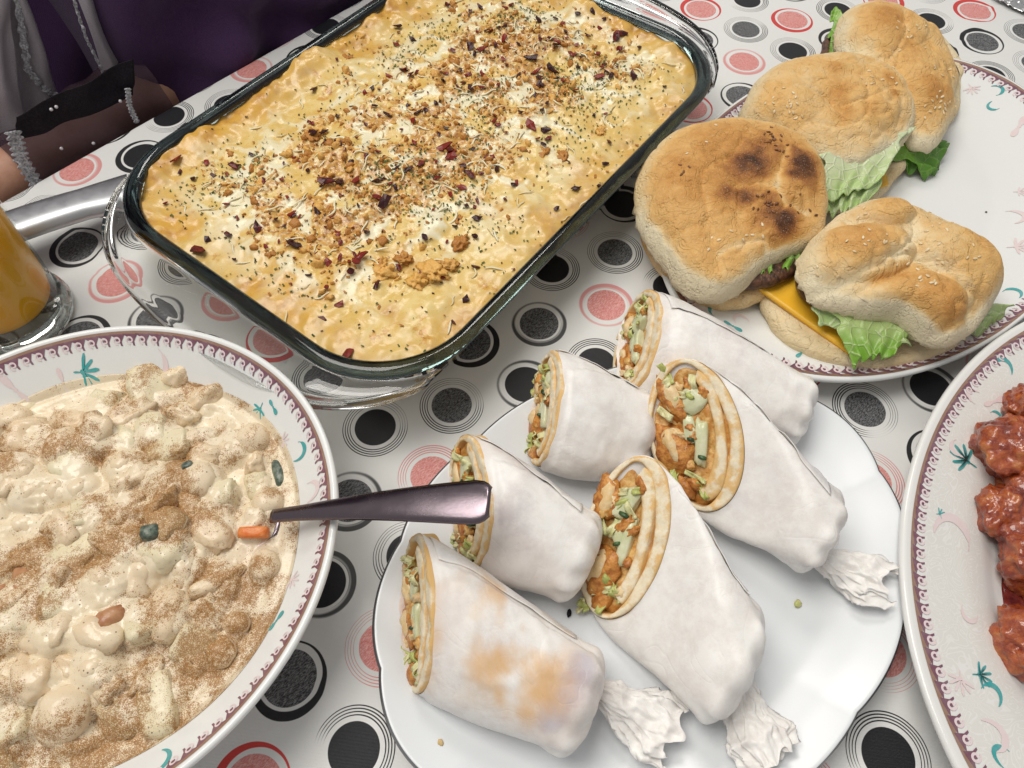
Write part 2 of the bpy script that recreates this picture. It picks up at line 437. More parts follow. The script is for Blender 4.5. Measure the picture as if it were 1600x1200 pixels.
def mat_bun():
    m = Mat('toasted_bun_crust'); p = m.pos(); t = m.attr('tone')
    f = m.noise(p, 95, 5, 0.62); g = m.noise(p, 900, 3, 0.7); h = m.noise(p, 320, 4, 0.7)
    v = t - 0.05 + (f - 0.5) * 0.26 + (h - 0.5) * 0.15 + (g - 0.5) * 0.09
    c = m.ramp(v, [(0.0, (0.80, 0.70, 0.49)), (0.20, (0.77, 0.60, 0.345)), (0.38, (0.715, 0.435, 0.16)), (0.55, (0.56, 0.275, 0.075)),
                   (0.72, (0.34, 0.135, 0.038)), (0.86, (0.12, 0.045, 0.018)), (1.0, (0.035, 0.018, 0.012))])
    c = m.mix(m.noise(p, 1500, 1).ss(0.62, 0.72) * 0.35, c, (0.80, 0.66, 0.46))
    b = m.bump(h, 0.0008, 0.45); b = m.bump(g, 0.00035, 0.6, b); b = m.bump((m.noise(p, 60, 3, 0.55, 0.8) - 0.5).abs().ss(0.0, 0.03), 0.0012, 0.45, b); b = m.bump((m.noise(p, 150, 3, 0.6, 0.6) - 0.5).abs().ss(0.0, 0.06), 0.0006, 0.4, b)
    b = m.bump(m.noise(p, 420, 5, 0.75) * (0.30 - t).max(0.0), 0.0035, 0.8, b)
    return m.done(m.bsdf(c, 0.66, b, **{SPEC: 0.25}))

def mat_lettuce(name, c1, c2, c3):
    m = Mat(name); p = m.pos(); e = m.attr('edge')
    f = m.noise(p, 160, 4, 0.6)
    vein = m.voro(p, 130, 'DISTANCE_TO_EDGE').ss(0.10, 0.0)
    c = m.mix((e + (f - 0.5) * 0.7).ss(0.2, 0.9), c1, c2); c = m.mix(vein * 0.5, c, c3)
    b = m.bump(vein, 0.0006, 0.6); b = m.bump(m.noise(p, 300, 3), 0.0005, 0.5, b)
    bs = m.bsdf(c, 0.34, b, **{SPEC: 0.45, SSW: 0.2, SSR: (0.5, 1.0, 0.2), SSS: 0.002})
    return m.done(bs)

def mat_fabric(name, c1, c2, alpha=None, sc=1600, rough=0.8, sheen=0.0):
    m = Mat(name); p = m.pos(); f = m.noise(p, sc, 2, 0.6)
    w = m.xyz(p); wv = ((w[0] + w[1]) * 5200.0).sin() * ((w[0] - w[1] + w[2]) * 5200.0).sin()
    c = m.mix(f.ss(0.3, 0.7), c1, c2); b = m.bump(wv + f, 0.0001, 0.6)
    bs = m.bsdf(c, rough, b, **{SPEC: 0.15, 'Sheen Weight': sheen})
    if alpha is not None:
        t = m.n('ShaderNodeBsdfTransparent'); return m.done(m.mixsh(alpha, S(m.nt, t.outputs[0]), bs))
    return m.done(bs)

def mat_steel(name, col, rough=0.2, aniso=(1, 1, 1)):
    m = Mat(name); p = m.obj(); f = m.noise(m.scale(p, aniso), 900, 3, 0.6)
    b = m.bump(f, 0.00006, 0.5); g = m.noise(p, 120, 4, 0.7)
    return m.done(m.bsdf(col, g * 0.22 + rough, b, Metallic=1.0))

def mat_fried():
    m = Mat('sauced_fried_crust'); p = m.pos(); f = m.noise(p, 210, 4, 0.65); g = m.noise(p, 70, 3)
    c = m.ramp(f * 0.6 + g * 0.45, [(0.30, (0.075, 0.010, 0.006)), (0.45, (0.24, 0.032, 0.012)), (0.58, (0.42, 0.090, 0.02)), (0.74, (0.56, 0.22, 0.055))])
    b = m.bump(f, 0.0016, 0.8); b = m.bump(m.noise(p, 600, 3), 0.0004, 0.6, b)
    return m.done(m.bsdf(c, 0.25 + g * 0.25, b, **{SPEC: 0.5, 'Coat Weight': 0.9, 'Coat Roughness': 0.07}))

MT = {}
MT['cloth'] = mat_cloth()
MT['ceramic'] = mat_ceramic()
MT['ceramic_fil'] = mat_ceramic('glazed_porcelain_with_filigree_rim', (0.80, 0.80, 0.785), 0.5)
MT['ceramic_white'] = mat_ceramic('plain_white_porcelain', (0.77, 0.795, 0.82), rough=0.24)
MT['teal'] = mat_print('teal_print', (0.045, 0.36, 0.37))
MT['rose'] = mat_print('pale_rose_print', (0.78, 0.64, 0.645), var=0.5)
MT['plum'] = mat_print('plum_lustre_band', (0.25, 0.105, 0.155), 0.22, 0.35)
MT['copper'] = mat_print('copper_lustre_line', (0.46, 0.27, 0.19), 0.25, 0.5)
MT['curl'] = mat_print('pale_curl_print', (0.80, 0.66, 0.68), var=0.1)
MT['silverline'] = plain('silver_rim_line', (0.35, 0.36, 0.37), 0.25, Metallic=0.9)
MT['glass'] = mat_glass('clear_glass', (0.97, 0.985, 0.98))
MT['glass_rim'] = mat_glass('reflection_darkened_rim_glass', (0.085, 0.115, 0.115))  # teal glass, darkened to stand for dim surroundings mirrored in the rim
MT['glass_thin'] = mat_thin_glass('dish_wall_glass', (0.90, 0.94, 0.93))
MT['glass_tumbler'] = mat_thin_glass('tumbler_glass', (0.95, 0.97, 0.96))
MT['gratin'] = mat_gratin()
MT['crumble'] = mat_var('baked_chicken_crumble', (0.46, 0.19, 0.035), (0.74, 0.42, 0.11), 330, 0.42, 0.0009, 0.4, 0.1, objrand=0.9)
MT['chilli'] = mat_var('chilli_flake_skin', (0.035, 0.006, 0.007), (0.21, 0.018, 0.010), 300, 0.35, 0.0003, objrand=0.8)
MT['shred'] = mat_var('melted_cheese_shred', (0.80, 0.74, 0.54), (0.76, 0.64, 0.38), 120, 0.3, 0.0003, 0.5, 0.2, objrand=0.4)
MT['herb'] = mat_var('dried_herb', (0.045, 0.075, 0.018), (0.15, 0.18, 0.055), 400, 0.7, 0.0003)
MT['sauce_cream'] = mat_salad('spiced_cream_sauce', (0.77, 0.645, 0.45), (0.81, 0.71, 0.54))
MT['chunk_cream'] = mat_salad('sauce_coated_piece', (0.74, 0.59, 0.40), (0.79, 0.67, 0.49))
MT['potato'] = mat_salad('sauce_coated_potato', (0.72, 0.63, 0.42), (0.76, 0.68, 0.48), 0.95)
MT['chicken_pink'] = mat_salad('sauce_coated_chicken', (0.73, 0.57, 0.38), (0.78, 0.65, 0.46))
MT['carrot'] = mat_var('carrot', (0.68, 0.16, 0.03), (0.74, 0.28, 0.09), 260, 0.35)
MT['olive'] = mat_var('dark_pickle_skin', (0.05, 0.075, 0.06), (0.22, 0.25, 0.19), 260, 0.3)
MT['paper'] = mat_paper()
MT['bread'] = mat_bread()
MT['filling'] = mat_var('orange_sauce_filling', (0.52, 0.22, 0.04), (0.76, 0.50, 0.19), 240, 0.4, 0.0008, 0.5, 0.1)
MT['chicken'] = mat_var('chicken_meat', (0.74, 0.50, 0.22), (0.78, 0.62, 0.38), 220, 0.4, 0.0006, 0.45, 0.15)
MT['chicken_crust'] = mat_var('spiced_chicken_crust', (0.36, 0.11, 0.02), (0.68, 0.31, 0.07), 260, 0.38, 0.0009, 0.5, 0.05)
MT['cucumber'] = mat_var('cucumber_flesh', (0.60, 0.62, 0.37), (0.73, 0.73, 0.52), 130, 0.25, 0.0003, 0.5, 0.25)
MT['cucumber_skin'] = mat_var('cucumber_skin', (0.02, 0.05, 0.02), (0.07, 0.14, 0.05), 200, 0.3)
MT['lettuce_shred'] = mat_var('lettuce_shred', (0.46, 0.50, 0.15), (0.72, 0.68, 0.38), 150, 0.35, 0.0004, 0.45, 0.2, objrand=0.6)
MT['bun'] = mat_bun()
MT['sesame'] = mat_var('sesame_seed', (0.70, 0.53, 0.30), (0.80, 0.68, 0.46), 300, 0.4, 0.0001, objrand=0.4)
MT['sesame_dark'] = mat_var('toasted_sesame_seed', (0.10, 0.035, 0.012), (0.24, 0.10, 0.035), 300, 0.4, 0.0001, objrand=0.5)
MT['patty'] = mat_var('grilled_patty', (0.035, 0.016, 0.010), (0.15, 0.065, 0.032), 260, 0.38, 0.0012, 0.5)
MT['cheddar'] = mat_var('cheddar_slice', (0.86, 0.47, 0.03), (0.88, 0.51, 0.04), 40, 0.28, 0.0001, 0.5, 0.2)
MT['lettuce'] = mat_lettuce('lettuce_leaf', (0.42, 0.55, 0.20), (0.20, 0.40, 0.045), (0.52, 0.64, 0.30))
MT['lettuce_pale'] = mat_lettuce('pale_lettuce_leaf', (0.60, 0.67, 0.42), (0.42, 0.56, 0.22), (0.68, 0.74, 0.52))
MT['lettuce_dark'] = mat_lettuce('dark_lettuce_leaf', (0.16, 0.34, 0.04), (0.10, 0.26, 0.025), (0.24, 0.42, 0.09))
MT['fried'] = mat_fried()
MT['red_sauce'] = mat_var('sticky_red_sauce', (0.085, 0.008, 0.010), (0.24, 0.035, 0.022), 90, 0.08, 0.0006, 0.6, coat=0.6)
MT['steel'] = mat_steel('brushed_steel', (0.52, 0.53, 0.55), 0.32)
MT['spoon_steel'] = mat_steel('reflection_tinted_spoon_steel', (0.19, 0.155, 0.175), 0.14, (0.15, 1, 1))  # dark purple tint paints in the clothes mirrored by the steel
MT['juice'] = mat_var('orange_juice', (0.92, 0.40, 0.006), (0.94, 0.46, 0.010), 30, 0.3, 0.0, 0.2)
MT['purple'] = mat_fabric('purple_jersey', (0.050, 0.022, 0.070), (0.070, 0.033, 0.092), None, 1400, 0.85, 0.1)
MT['sheer_grey'] = mat_fabric('sheer_grey_chiffon', (0.44, 0.40, 0.44), (0.54, 0.50, 0.545), 0.78, 1500)
MT['sheer_dark'] = mat_fabric('sheer_black_chiffon', (0.035, 0.020, 0.030), (0.070, 0.042, 0.054), 0.70, 1500)
MT['black_cloth'] = mat_fabric('black_satin_band', (0.010, 0.008, 0.012), (0.022, 0.018, 0.024), None, 900, 0.6)
MT['lace'] = mat_var('silver_lace', (0.20, 0.20, 0.22), (0.62, 0.62, 0.66), 700, 0.45, 0.0008)
MT['pearl'] = plain('pearl', (0.62, 0.60, 0.64), 0.15, **{'Coat Weight': 0.5})
MT['skin'] = mat_var('skin', (0.48, 0.25, 0.17), (0.54, 0.30, 0.21), 120, 0.5, 0.0002, 0.35, 0.2)
MT['foil'] = mat_steel('crinkled_foil', (0.72, 0.72, 0.73), 0.18)
MT['crumb'] = mat_var('breadcrumb', (0.50, 0.34, 0.14), (0.66, 0.50, 0.25), 300, 0.6)
# ------------------------------------------------------------------ tablecloth (hexagonal print of dots)
LAT_A, LAT_PHI, LAT_O = 0.046278, 0.327177, np.array([-0.035727, 0.202501])
E1 = LAT_A * np.array([math.cos(LAT_PHI), math.sin(LAT_PHI)])
E2 = LAT_A * np.array([math.cos(LAT_PHI - math.pi / 3), math.sin(LAT_PHI - math.pi / 3)])
EDGE_P = np.array([-0.368, 0.370]); EDGE_D = np.array([0.667, 0.745]); EDGE_D /= np.linalg.norm(EDGE_D)
EDGE_N = np.array([EDGE_D[1], -EDGE_D[0]])                 # points onto the table
DOTS = {(0,0):(1,0),(1,0):(0,1),(2,0):(0,0),(1,-1):(1,2),(2,-1):(1,1),(3,-1):(2,1),(3,-2):(0,0),(4,-2):(1,0),(-1,0):(0,0),(-1,-1):(1,0),(-1,1):(2,0),(-2,1):(1,1),(-2,2):(0,0),
        (-3,2):(0,1),(-3,3):(2,0),(-4,3):(1,2),(-4,4):(0,0),(-5,4):(2,2),(10,-6):(2,1),(-2,-4):(2,1),(-2,-5):(1,2),(-2,-3):(1,1),(-3,-4):(0,1),(-3,-3):(1,2),(-1,-7):(2,1),(1,-8):(0,0),
        (3,-9):(2,1),(2,-8):(0,0),(5,-10):(0,0),(5,-3):(0,2),(11,-8):(2,2),(11,-7):(1,0),(12,-8):(0,0),(10,-7):(1,2),(9,-5):(1,2),(12,-7):(2,2),(11,-6):(0,0),(14,-6):(0,0),(14,-5):(1,2),
        (4,2):(1,0),(15,-6):(2,2),(15,-5):(1,0),(5,1):(2,2),(5,2):(0,1),(4,1):(2,2),(3,3):(2,0),(1,5):(2,0),(0,6):(0,0),(8,-5):(2,2),(-1,-6):(0,2),(-2,-6):(0,0),(-1,-5):(1,0),(-1,-4):(1,0),(-1,-3):(2,1),(-1,-2):(2,2),(0,-1):(2,2)}
def build_cloth():
    rr = random.Random(5); n = 6
    V, F, UV, AT = [], [], [], []
    t = np.linspace(-0.5, 0.5, n + 1)
    A_, B_ = np.meshgrid(t, t, indexing='ij')
    loc = A_[..., None] * E1 + B_[..., None] * E2
    q = gf(n + 1, n + 1)
    for i in range(-30, 45):
        for j in range(-30, 40):
            c = LAT_O + i * E1 + j * E2
            d = (c - EDGE_P) @ EDGE_N; s = (c - EDGE_P) @ EDGE_D
            if not (-0.22 < d < 1.05 and -0.75 < s < 0.95): continue
            core, ring = DOTS.get((i, j), (rr.choice([0, 0, 1, 1, 2]), rr.choice([0, 0, 1, 2])))
            base = len(V) * (n + 1) ** 2
            V.append(np.concatenate([loc + c, np.zeros((n + 1, n + 1, 1))], -1).reshape(-1, 3))
            F.append(q + base); UV.append((loc / LAT_A).reshape(-1, 2)); AT += [(core, ring, rr.uniform(0, 6.28))] * len(q)
    V = np.concatenate(V); F = np.concatenate(F); UV = np.concatenate(UV)
    me = bpy.data.meshes.new('tablecloth'); me.from_pydata(V.tolist(), [], F.tolist())
    ul = me.uv_layers.new(name='UVMap'); ul.data.foreach_set('uv', UV[F.ravel()].astype(np.float32).ravel())
    for k, nm in enumerate(('core', 'ring', 'phase')):
        a = me.attributes.new(nm, 'FLOAT', 'FACE'); a.data.foreach_set('value', np.array([x[k] for x in AT], np.float32))
    bm = bmesh.new(); bm.from_mesh(me)
    R = 0.006
    for off in (R, R * 0.6, R * 0.2, -R * 0.2, -R * 0.57):
        p = EDGE_P + EDGE_N * off
        bmesh.ops.bisect_plane(bm, geom=bm.verts[:] + bm.edges[:] + bm.faces[:], dist=1e-6, plane_co=(*p, 0), plane_no=(*EDGE_N, 0))
    bm.to_mesh(me); bm.free()
    co = np.empty(len(me.vertices) * 3, np.float32); me.vertices.foreach_get('co', co); co = co.reshape(-1, 3).astype(float)
    d = (co[:, :2] - EDGE_P) @ EDGE_N; s = (co[:, :2] - EDGE_P) @ EDGE_D
    w = n2(co[:, 0], co[:, 1], 14, 3, 4) * 0.0006 * sstep(0.0, 0.06, d)
    for off, ang, h in ((0.115, 0.02, 0.0006), (0.42, -0.015, 0.0007), (0.70, 0.01, 0.0006)):     # old fold lines
        w += 1.8 * h * np.exp(-((d + ang * s - off) / 0.0032) ** 2)
    for off, h in ((0.02, 0.0006), (0.38, 0.0006)):
        w += 1.8 * h * np.exp(-((s - off) / 0.0032) ** 2)
    t = R - d
    ang = np.clip(t / R, 0, math.pi / 2); over = np.clip(t - R * math.pi / 2, 0, None)
    nd = np.where(t > 0, R - R * np.sin(ang), d); nz = np.where(t > 0, -(R - R * np.cos(ang)) - over, w)
    nd = nd + np.where(over > 0, 0.010 * np.sin(s * 38) * sstep(0.0, 0.15, over), 0)
    xy = EDGE_P + nd[:, None] * EDGE_N + s[:, None] * EDGE_D
    co = np.concatenate([xy, (nz - 0.0006)[:, None]], 1)
    me.vertices.foreach_set('co', co.astype(np.float32).ravel()); me.polygons.foreach_set('use_smooth', [True] * len(me.polygons)); me.update()
    me.materials.append(MT['cloth'])
    o = bpy.data.objects.new('tablecloth', me); COL.objects.link(o)
    tag(o, 'white woven tablecloth printed with black, grey and pink ringed dots', 'tablecloth', kind='structure')
build_cloth()

# ------------------------------------------------------------------ plates
class Oval:
    def __init__(s, c, ax, ay, ang, prof):
        s.c, s.ax, s.ay, s.ang = np.array(c, float), ax, ay, math.radians(ang)
        s.pf, s.pz = np.array(prof, float).T
        s.R = np.array([[math.cos(s.ang), -math.sin(s.ang)], [math.sin(s.ang), math.cos(s.ang)]])
        f = np.linspace(0, 1.02, 240); z = np.interp(f, s.pf, s.pz)
        k = np.hanning(17); k /= k.sum(); zp = np.concatenate([np.full(8, z[0]), z, z[-1] + (z[-1] - z[-9]) / 8 * np.arange(1, 9)])
        s.tf, s.tz = f, np.convolve(zp, k, 'valid')
    def f(s, x, y):
        d = np.stack([np.asarray(x) - s.c[0], np.asarray(y) - s.c[1]], -1) @ s.R
        return np.sqrt((d[..., 0] / s.ax) ** 2 + (d[..., 1] / s.ay) ** 2)
    def zf(s, x, y): return np.interp(s.f(x, y), s.tf, s.tz)
    def pt(s, th, f):
        v = np.stack([np.cos(th) * s.ax * f, np.sin(th) * s.ay * f], -1) @ s.R.T + s.c
        return v
    def build(s, name, mat, parent, thick=0.0042, scallop=0.0, nsc=12, nt=240, rimzone=(0.7, 0.94)):
        t = np.linspace(0, 2 * math.pi, nt, endpoint=False)
        sc = 1 + scallop * (np.abs(np.cos(t * nsc / 2)) ** 0.8 - 0.6)
        ff = np.concatenate([np.linspace(0.02, 0.9, 44), np.linspace(0.91, 1.0, 12)])
        top = [(q, np.interp(q, s.tf, s.tz)) for q in ff]
        ze = top[-1][1]; e = thick / s.ax
        edge = [(1 + e * 0.35, ze - thick * 0.12), (1 + e * 0.5, ze - thick * 0.45), (1 + e * 0.32, ze - thick * 0.85)]
        zmin = min(z for _, z in top)
        und = []
        for q in np.linspace(1.0, 0.3, 16):
            und.append((q, max(np.interp(q, s.tf, s.tz) - thick, 0.0015)))
        und += [(0.28, 0.0015)]
        pr = top + edge + und
        R = []
        for q, z in pr:
            k = 1 + (sc - 1) * sstep(0.55, 1.0, q)
            xy = s.pt(t, q) ; xy = s.c + (xy - s.c) * k[:, None]
            R.append(np.concatenate([xy, np.full((nt, 1), z)], 1))
        V, f = rings(np.array(R))
        fr = s.f(V[:, 0], V[:, 1]); rz = sstep(rimzone[0], rimzone[0] + 0.03, fr) * sstep(rimzone[1] + 0.02, rimzone[1], fr)
        return recalc(mk(name, V, f, mat, parent, attrs={'rimzone': rz}))
    # ---- flat print laid on the glaze
    def decal(s, polys, name, mat, parent, lift=0.00025):
        """polys: list of (N,2) closed outlines in metres on the plate plane; each a fan"""
        V, F = [], []
        for P in polys:
            P = np.asarray(P); b = len(V); c = P.mean(0); V.append(c); V.extend(P); n = len(P)
            F += [[b, b + 1 + k, b + 1 + (k + 1) % n] for k in range(n)]
        V = np.array(V); z = s.zf(V[:, 0], V[:, 1]) + lift
        return mk(name, np.concatenate([V, z[:, None]], 1), F, mat, parent)
    def ribbon(s, paths, name, mat, parent, lift=0.0004):
        """paths: list of (pts(N,2), halfwidth(N)) drawn as strips"""
        V, F = [], []
        for P, w in paths:
            P = np.asarray(P, float); w = np.broadcast_to(w, (len(P),)); t = np.gradient(P, axis=0); t /= np.linalg.norm(t, axis=1, keepdims=True) + 1e-12
            nn = np.stack([-t[:, 1], t[:, 0]], 1) * w[:, None]; b = len(V)
            for a, c in zip(P + nn, P - nn): V += [a, c]
            F += [[b + 2 * k, b + 2 * k + 1, b + 2 * k + 3, b + 2 * k + 2] for k in range(len(P) - 1)]
        V = np.array(V); z = s.zf(V[:, 0], V[:, 1]) + lift
        return mk(name, np.concatenate([V, z[:, None]], 1), F, mat, parent)
    def band(s, parent, f0, f1, pitch=0.0066, plum='plum'):
        n = 360; th = np.linspace(0, 2 * math.pi, n, endpoint=False)
        def strip(nm, a, b, mat, lift):
            R = []
            for q in np.linspace(a, b, 4):
                xy = s.pt(th, q); R.append(np.concatenate([xy, (s.zf(xy[:, 0], xy[:, 1]) + lift)[:, None]], 1))
            V, f = rings(np.array(R), False, False); return mk(nm, V, f, MT[mat], parent)
        w = f1 - f0
        strip('rim_line', f1 - w * 0.02, f1 + w * 0.30, 'copper', 0.00028)
        # scalloped plum ground: teeth pointing inwards, and curls
        xy = s.pt(np.linspace(0, 2 * math.pi, 2000), (f0 + f1) / 2); L = np.concatenate([[0], np.cumsum(np.linalg.norm(np.diff(xy, axis=0), axis=1))])
        N = int(L[-1] / pitch); ths = np.interp(np.arange(N) / N * L[-1], L, np.linspace(0, 2 * math.pi, 2000))
        mid = s.pt(ths, np.full(N, (f0 + f1) / 2)); out = s.pt(ths, np.full(N, f1)); inn = s.pt(ths, np.full(N, f0))
        curls, teeth = [], []
        for k in range(N):
            er = out[k] - inn[k]; W = np.linalg.norm(er); er = er / W; et = np.array([-er[1], er[0]])
            P2 = lambda x, y: mid[k] + et * x * pitch + er * y * W
            a = np.linspace(0, 1, 22)
            ang = a * 4.6 * math.pi / 2 + 0.6; rad = 0.10 + 0.26 * a
            sp = np.array([P2(0.02 + r * math.cos(-g) * 0.95, -0.02 + r * math.sin(-g) * 1.05) for r, g in zip(rad, ang)])
            curls.append((sp, W * (0.055 + 0.03 * np.sin(a * math.pi))))
            teeth.append([P2(-0.62, 0.52), P2(-0.30, -0.10), P2(-0.34, -0.50), P2(-0.20, -0.46), P2(-0.10, 0.10), P2(0.15, 0.42), P2(0.62, 0.54)])
            teeth.append([P2(-0.3, 0.54), P2(-0.25, 0.25), P2(0.0, 0.36), P2(0.3, 0.34), P2(0.45, 0.54)])
            teeth.append([P2(0.02 + 0.14 * math.cos(g), -0.02 + 0.16 * math.sin(g)) for g in np.linspace(0, 6.2, 8)])
        tag(s.decal(teeth, 'scroll_ground', MT[plum], parent, 0.0003), kind='stuff')
        tag(s.ribbon(curls, 'scroll_curls', MT['curl'], parent, 0.00042), kind='stuff')
    def florals(s, parent, teal, rose, seed=1, k=1.0):
        """every motif is one printed outline of its own"""
        rr = random.Random(seed)
        def star(c, L, petals):
            g0 = rr.uniform(0, 6.28); a = np.linspace(0, 2 * math.pi, 72, endpoint=False); r = np.full(72, 0.06)
            for (g, l, w) in petals:
                d = (a - g0 - g + math.pi) % (2 * math.pi) - math.pi; r = np.maximum(r, l * np.clip(1 - (np.abs(d) / w) ** 2.2, 0, 1))
            return c + np.stack([r * L * np.cos(a), r * L * np.sin(a)], 1)
        for lst, nm, mt in ((teal, 'teal_flower_print', 'teal'), (rose, 'rose_flower_print', 'rose')):
            for kind, x, y, L in lst:
                c = on_surf(x, y, s.zf)[:2]; L = L * k
                if s.f(*c) > 0.915: continue
                if kind == 'comma':
                    u = np.linspace(0, 1, 16); hand = rr.choice([-1, 1]); g = rr.uniform(0, 6.28); e1 = np.array([math.cos(g), math.sin(g)]); e2 = np.array([-e1[1], e1[0]]) * hand
                    P = c + np.outer(np.cos(u * 3.4) * L * .42, e1) + np.outer(np.sin(u * 3.4) * L * .42 * (1 + .4 * u), e2)
                    w = L * (0.015 + 0.14 * np.sin(np.clip((1 - u) * 1.15, 0, 1) * math.pi) ** .7 * (1 - u * .6)); s.ribbon([(P, w)], nm, MT[mt], parent, 0.0003); continue
                if kind == 'leaf': pet = [(0, .5, .62), (math.pi, .5, .5)]
                elif kind == 'sprig': pet = [(0, .6, .22), (2.4, .55, .12), (3.3, .6, .10), (4.2, .4, .2)]
                else: pet = [(q, .52 - .07 * abs(q) * rr.uniform(.5, 1.5), .25) for q in (-1.5, -.95, -.4, .15, .7, 1.25)] + [(3.2, .25, .25)]
                s.decal([star(c, L, pet)], nm, MT[mt], parent, 0.0003)

# bowl with the creamy salad
BOWL = Oval((-0.2045, 0.1005), 0.1235, 0.1175, 22, [(0, 0.006), (0.45, 0.007), (0.62, 0.014), (0.78, 0.029), (0.90, 0.043), (1.0, 0.0545), (1.05, 0.059)])
b = thing('salad_bowl', (*BOWL.c, 0.0), 'round white porcelain bowl with scrolled plum rim and teal flowers, lower left', 'bowl', 'scroll rimmed dinnerware')
bd_ = BOWL.build('bowl_body', MT['ceramic'], b, 0.0045)
BOWL.band(bd_, 0.938, 0.976, 0.0066)
BOWL.florals(bd_, [('burst', 146, 547, .014), ('leaf', 188, 530, .006), ('comma', 292, 554, .009), ('burst', 129, 582, .014), ('burst', 15, 596, .008), ('comma', 354, 553, .004), ('comma', 411, 593, .006), ('leaf', 427, 612, .010),
                 ('leaf', 427, 637, .007), ('burst', 407, 639, .009), ('sprig', 446, 631, .018), ('comma', 463, 667, .009), ('comma', 464, 706, .008), ('leaf', 491, 836, .010), ('burst', 487, 869, .013), ('comma', 417, 1040, .013), ('leaf', 432, 970, .008),
                 ('burst', 60, 560, .008), ('comma', 247, 1189, .008), ('leaf', 330, 1130, .008)],
             [('comma', 217, 545, .009), ('burst', 266, 543, .009), ('comma', 240, 567, .012), ('burst', 308, 540, .008), ('burst', 364, 571, .009), ('comma', 482, 770, .009), ('leaf', 475, 640, .008), ('burst', 455, 905, .009), ('comma', 470, 945, .010), ('burst', 395, 1085, .010), ('leaf', 25, 610, .012), ('comma', 380, 590, .009), ('leaf', 100, 600, .010), ('burst', 440, 690, .008)], 3, 1.25)

# large oval platter under the burgers
BPLATE = Oval((0.2495, 0.363), 0.1805, 0.1215, 44.5, [(0, 0.0062), (0.62, 0.0064), (0.72, 0.009), (0.84, 0.0135), (1.0, 0.0205), (1.05, 0.022)])
b = thing('burger_platter', (*BPLATE.c, 0), 'oval white porcelain platter with scrolled rim carrying the burgers', 'platter', 'scroll rimmed dinnerware')
bd_ = BPLATE.build('platter_body', MT['ceramic'], b, 0.0045)
BPLATE.band(bd_, 0.938, 0.980, 0.0072)
BPLATE.florals(bd_, [('sprig', 1525, 120, .022), ('comma', 1554, 142, .009), ('comma', 1554, 165, .008), ('comma', 1120, 489, .008), ('leaf', 1145, 510, .010), ('leaf', 1253, 551, .010), ('leaf', 1123, 468, .006), ('burst', 1180, 150, .010), ('comma', 1580, 460, .009)],
               [('comma', 1159, 503, .009), ('burst', 1517, 137, .012), ('leaf', 1592, 198, .018), ('burst', 1585, 386, .016), ('comma', 1580, 340, .012), ('burst', 1590, 300, .010), ('comma', 1100, 475, .010)], 5, 1.25)

# right platter with sauced chicken
RPLATE = Oval((0.3428, 0.0931), 0.1839, 0.1432, 53.4, [(0, 0.0085), (0.60, 0.0088), (0.66, 0.011), (0.71, 0.0165), (0.78, 0.0205), (1.0, 0.0280), (1.05, 0.0295)])
b = thing('chicken_platter', (*RPLATE.c, 0), 'oval porcelain platter with wide cream filigree rim and plum scroll edge at the right', 'platter', 'scroll rimmed dinnerware')
bd_ = RPLATE.build('platter_body', MT['ceramic_fil'], b, 0.005, rimzone=(0.70, 0.925))
RPLATE.band(bd_, 0.928, 0.968, 0.0068)
RPLATE.florals(bd_, [('leaf', 1496, 626, .011), ('comma', 1554, 652, .006), ('burst', 1486, 672, .009), ('burst', 1512, 722, .017), ('comma', 1567, 577, .010), ('burst', 1467, 803, .006), ('leaf', 1452, 964, .012), ('burst', 1529, 1054, .011), ('comma', 1547, 1088, .009), ('burst', 1533, 1172, .016), ('comma', 1570, 1185, .008)],
               [('burst', 1562, 545, .009), ('burst', 1547, 585, .011), ('leaf', 1553, 628, .012), ('comma', 1525, 622, .008), ('comma', 1487, 842, .018), ('burst', 1450, 935, .010), ('burst', 1500, 1060, .012), ('comma', 1515, 955, .008), ('burst', 1440, 770, .008), ('comma', 1545, 1150, .012), ('comma', 1500, 700, .009)], 8, 1.25)

# plain plate with a wavy edge under the wraps
WPLATE = Oval((0.0679, 0.1026), 0.1397, 0.1079, 33, [(0, 0.0060), (0.62, 0.0062), (0.74, 0.0085), (0.88, 0.0140), (1.0, 0.0195), (1.05, 0.0215)])
b = thing('wrap_plate', (*WPLATE.c, 0), 'plain white oval plate with wavy silver lined edge under the wraps', 'plate')
WPLATE.build('plate_body', MT['ceramic_white'], b, 0.0035, scallop=0.022, nsc=12)
def _plate_line():
    t = np.linspace(0, 2 * math.pi, 480, endpoint=False); sc = 1 + 0.022 * (np.abs(np.cos(t * 6)) ** 0.8 - 0.6)
    R = []
    for q in (1.004, 1.0085, 1.013):
        xy = WPLATE.c + (WPLATE.pt(t, q) - WPLATE.c) * sc[:, None]; z = np.interp(1.0, WPLATE.tf, WPLATE.tz) + {1.004: 0.0002, 1.0085: -0.0002, 1.013: -0.0009}[q]
        R.append(np.concatenate([xy, np.full((480, 1), z)], 1))
    V, f = rings(np.array(R), False, False); mk('silver_edge', V, f, MT['silverline'], b)
_plate_line()
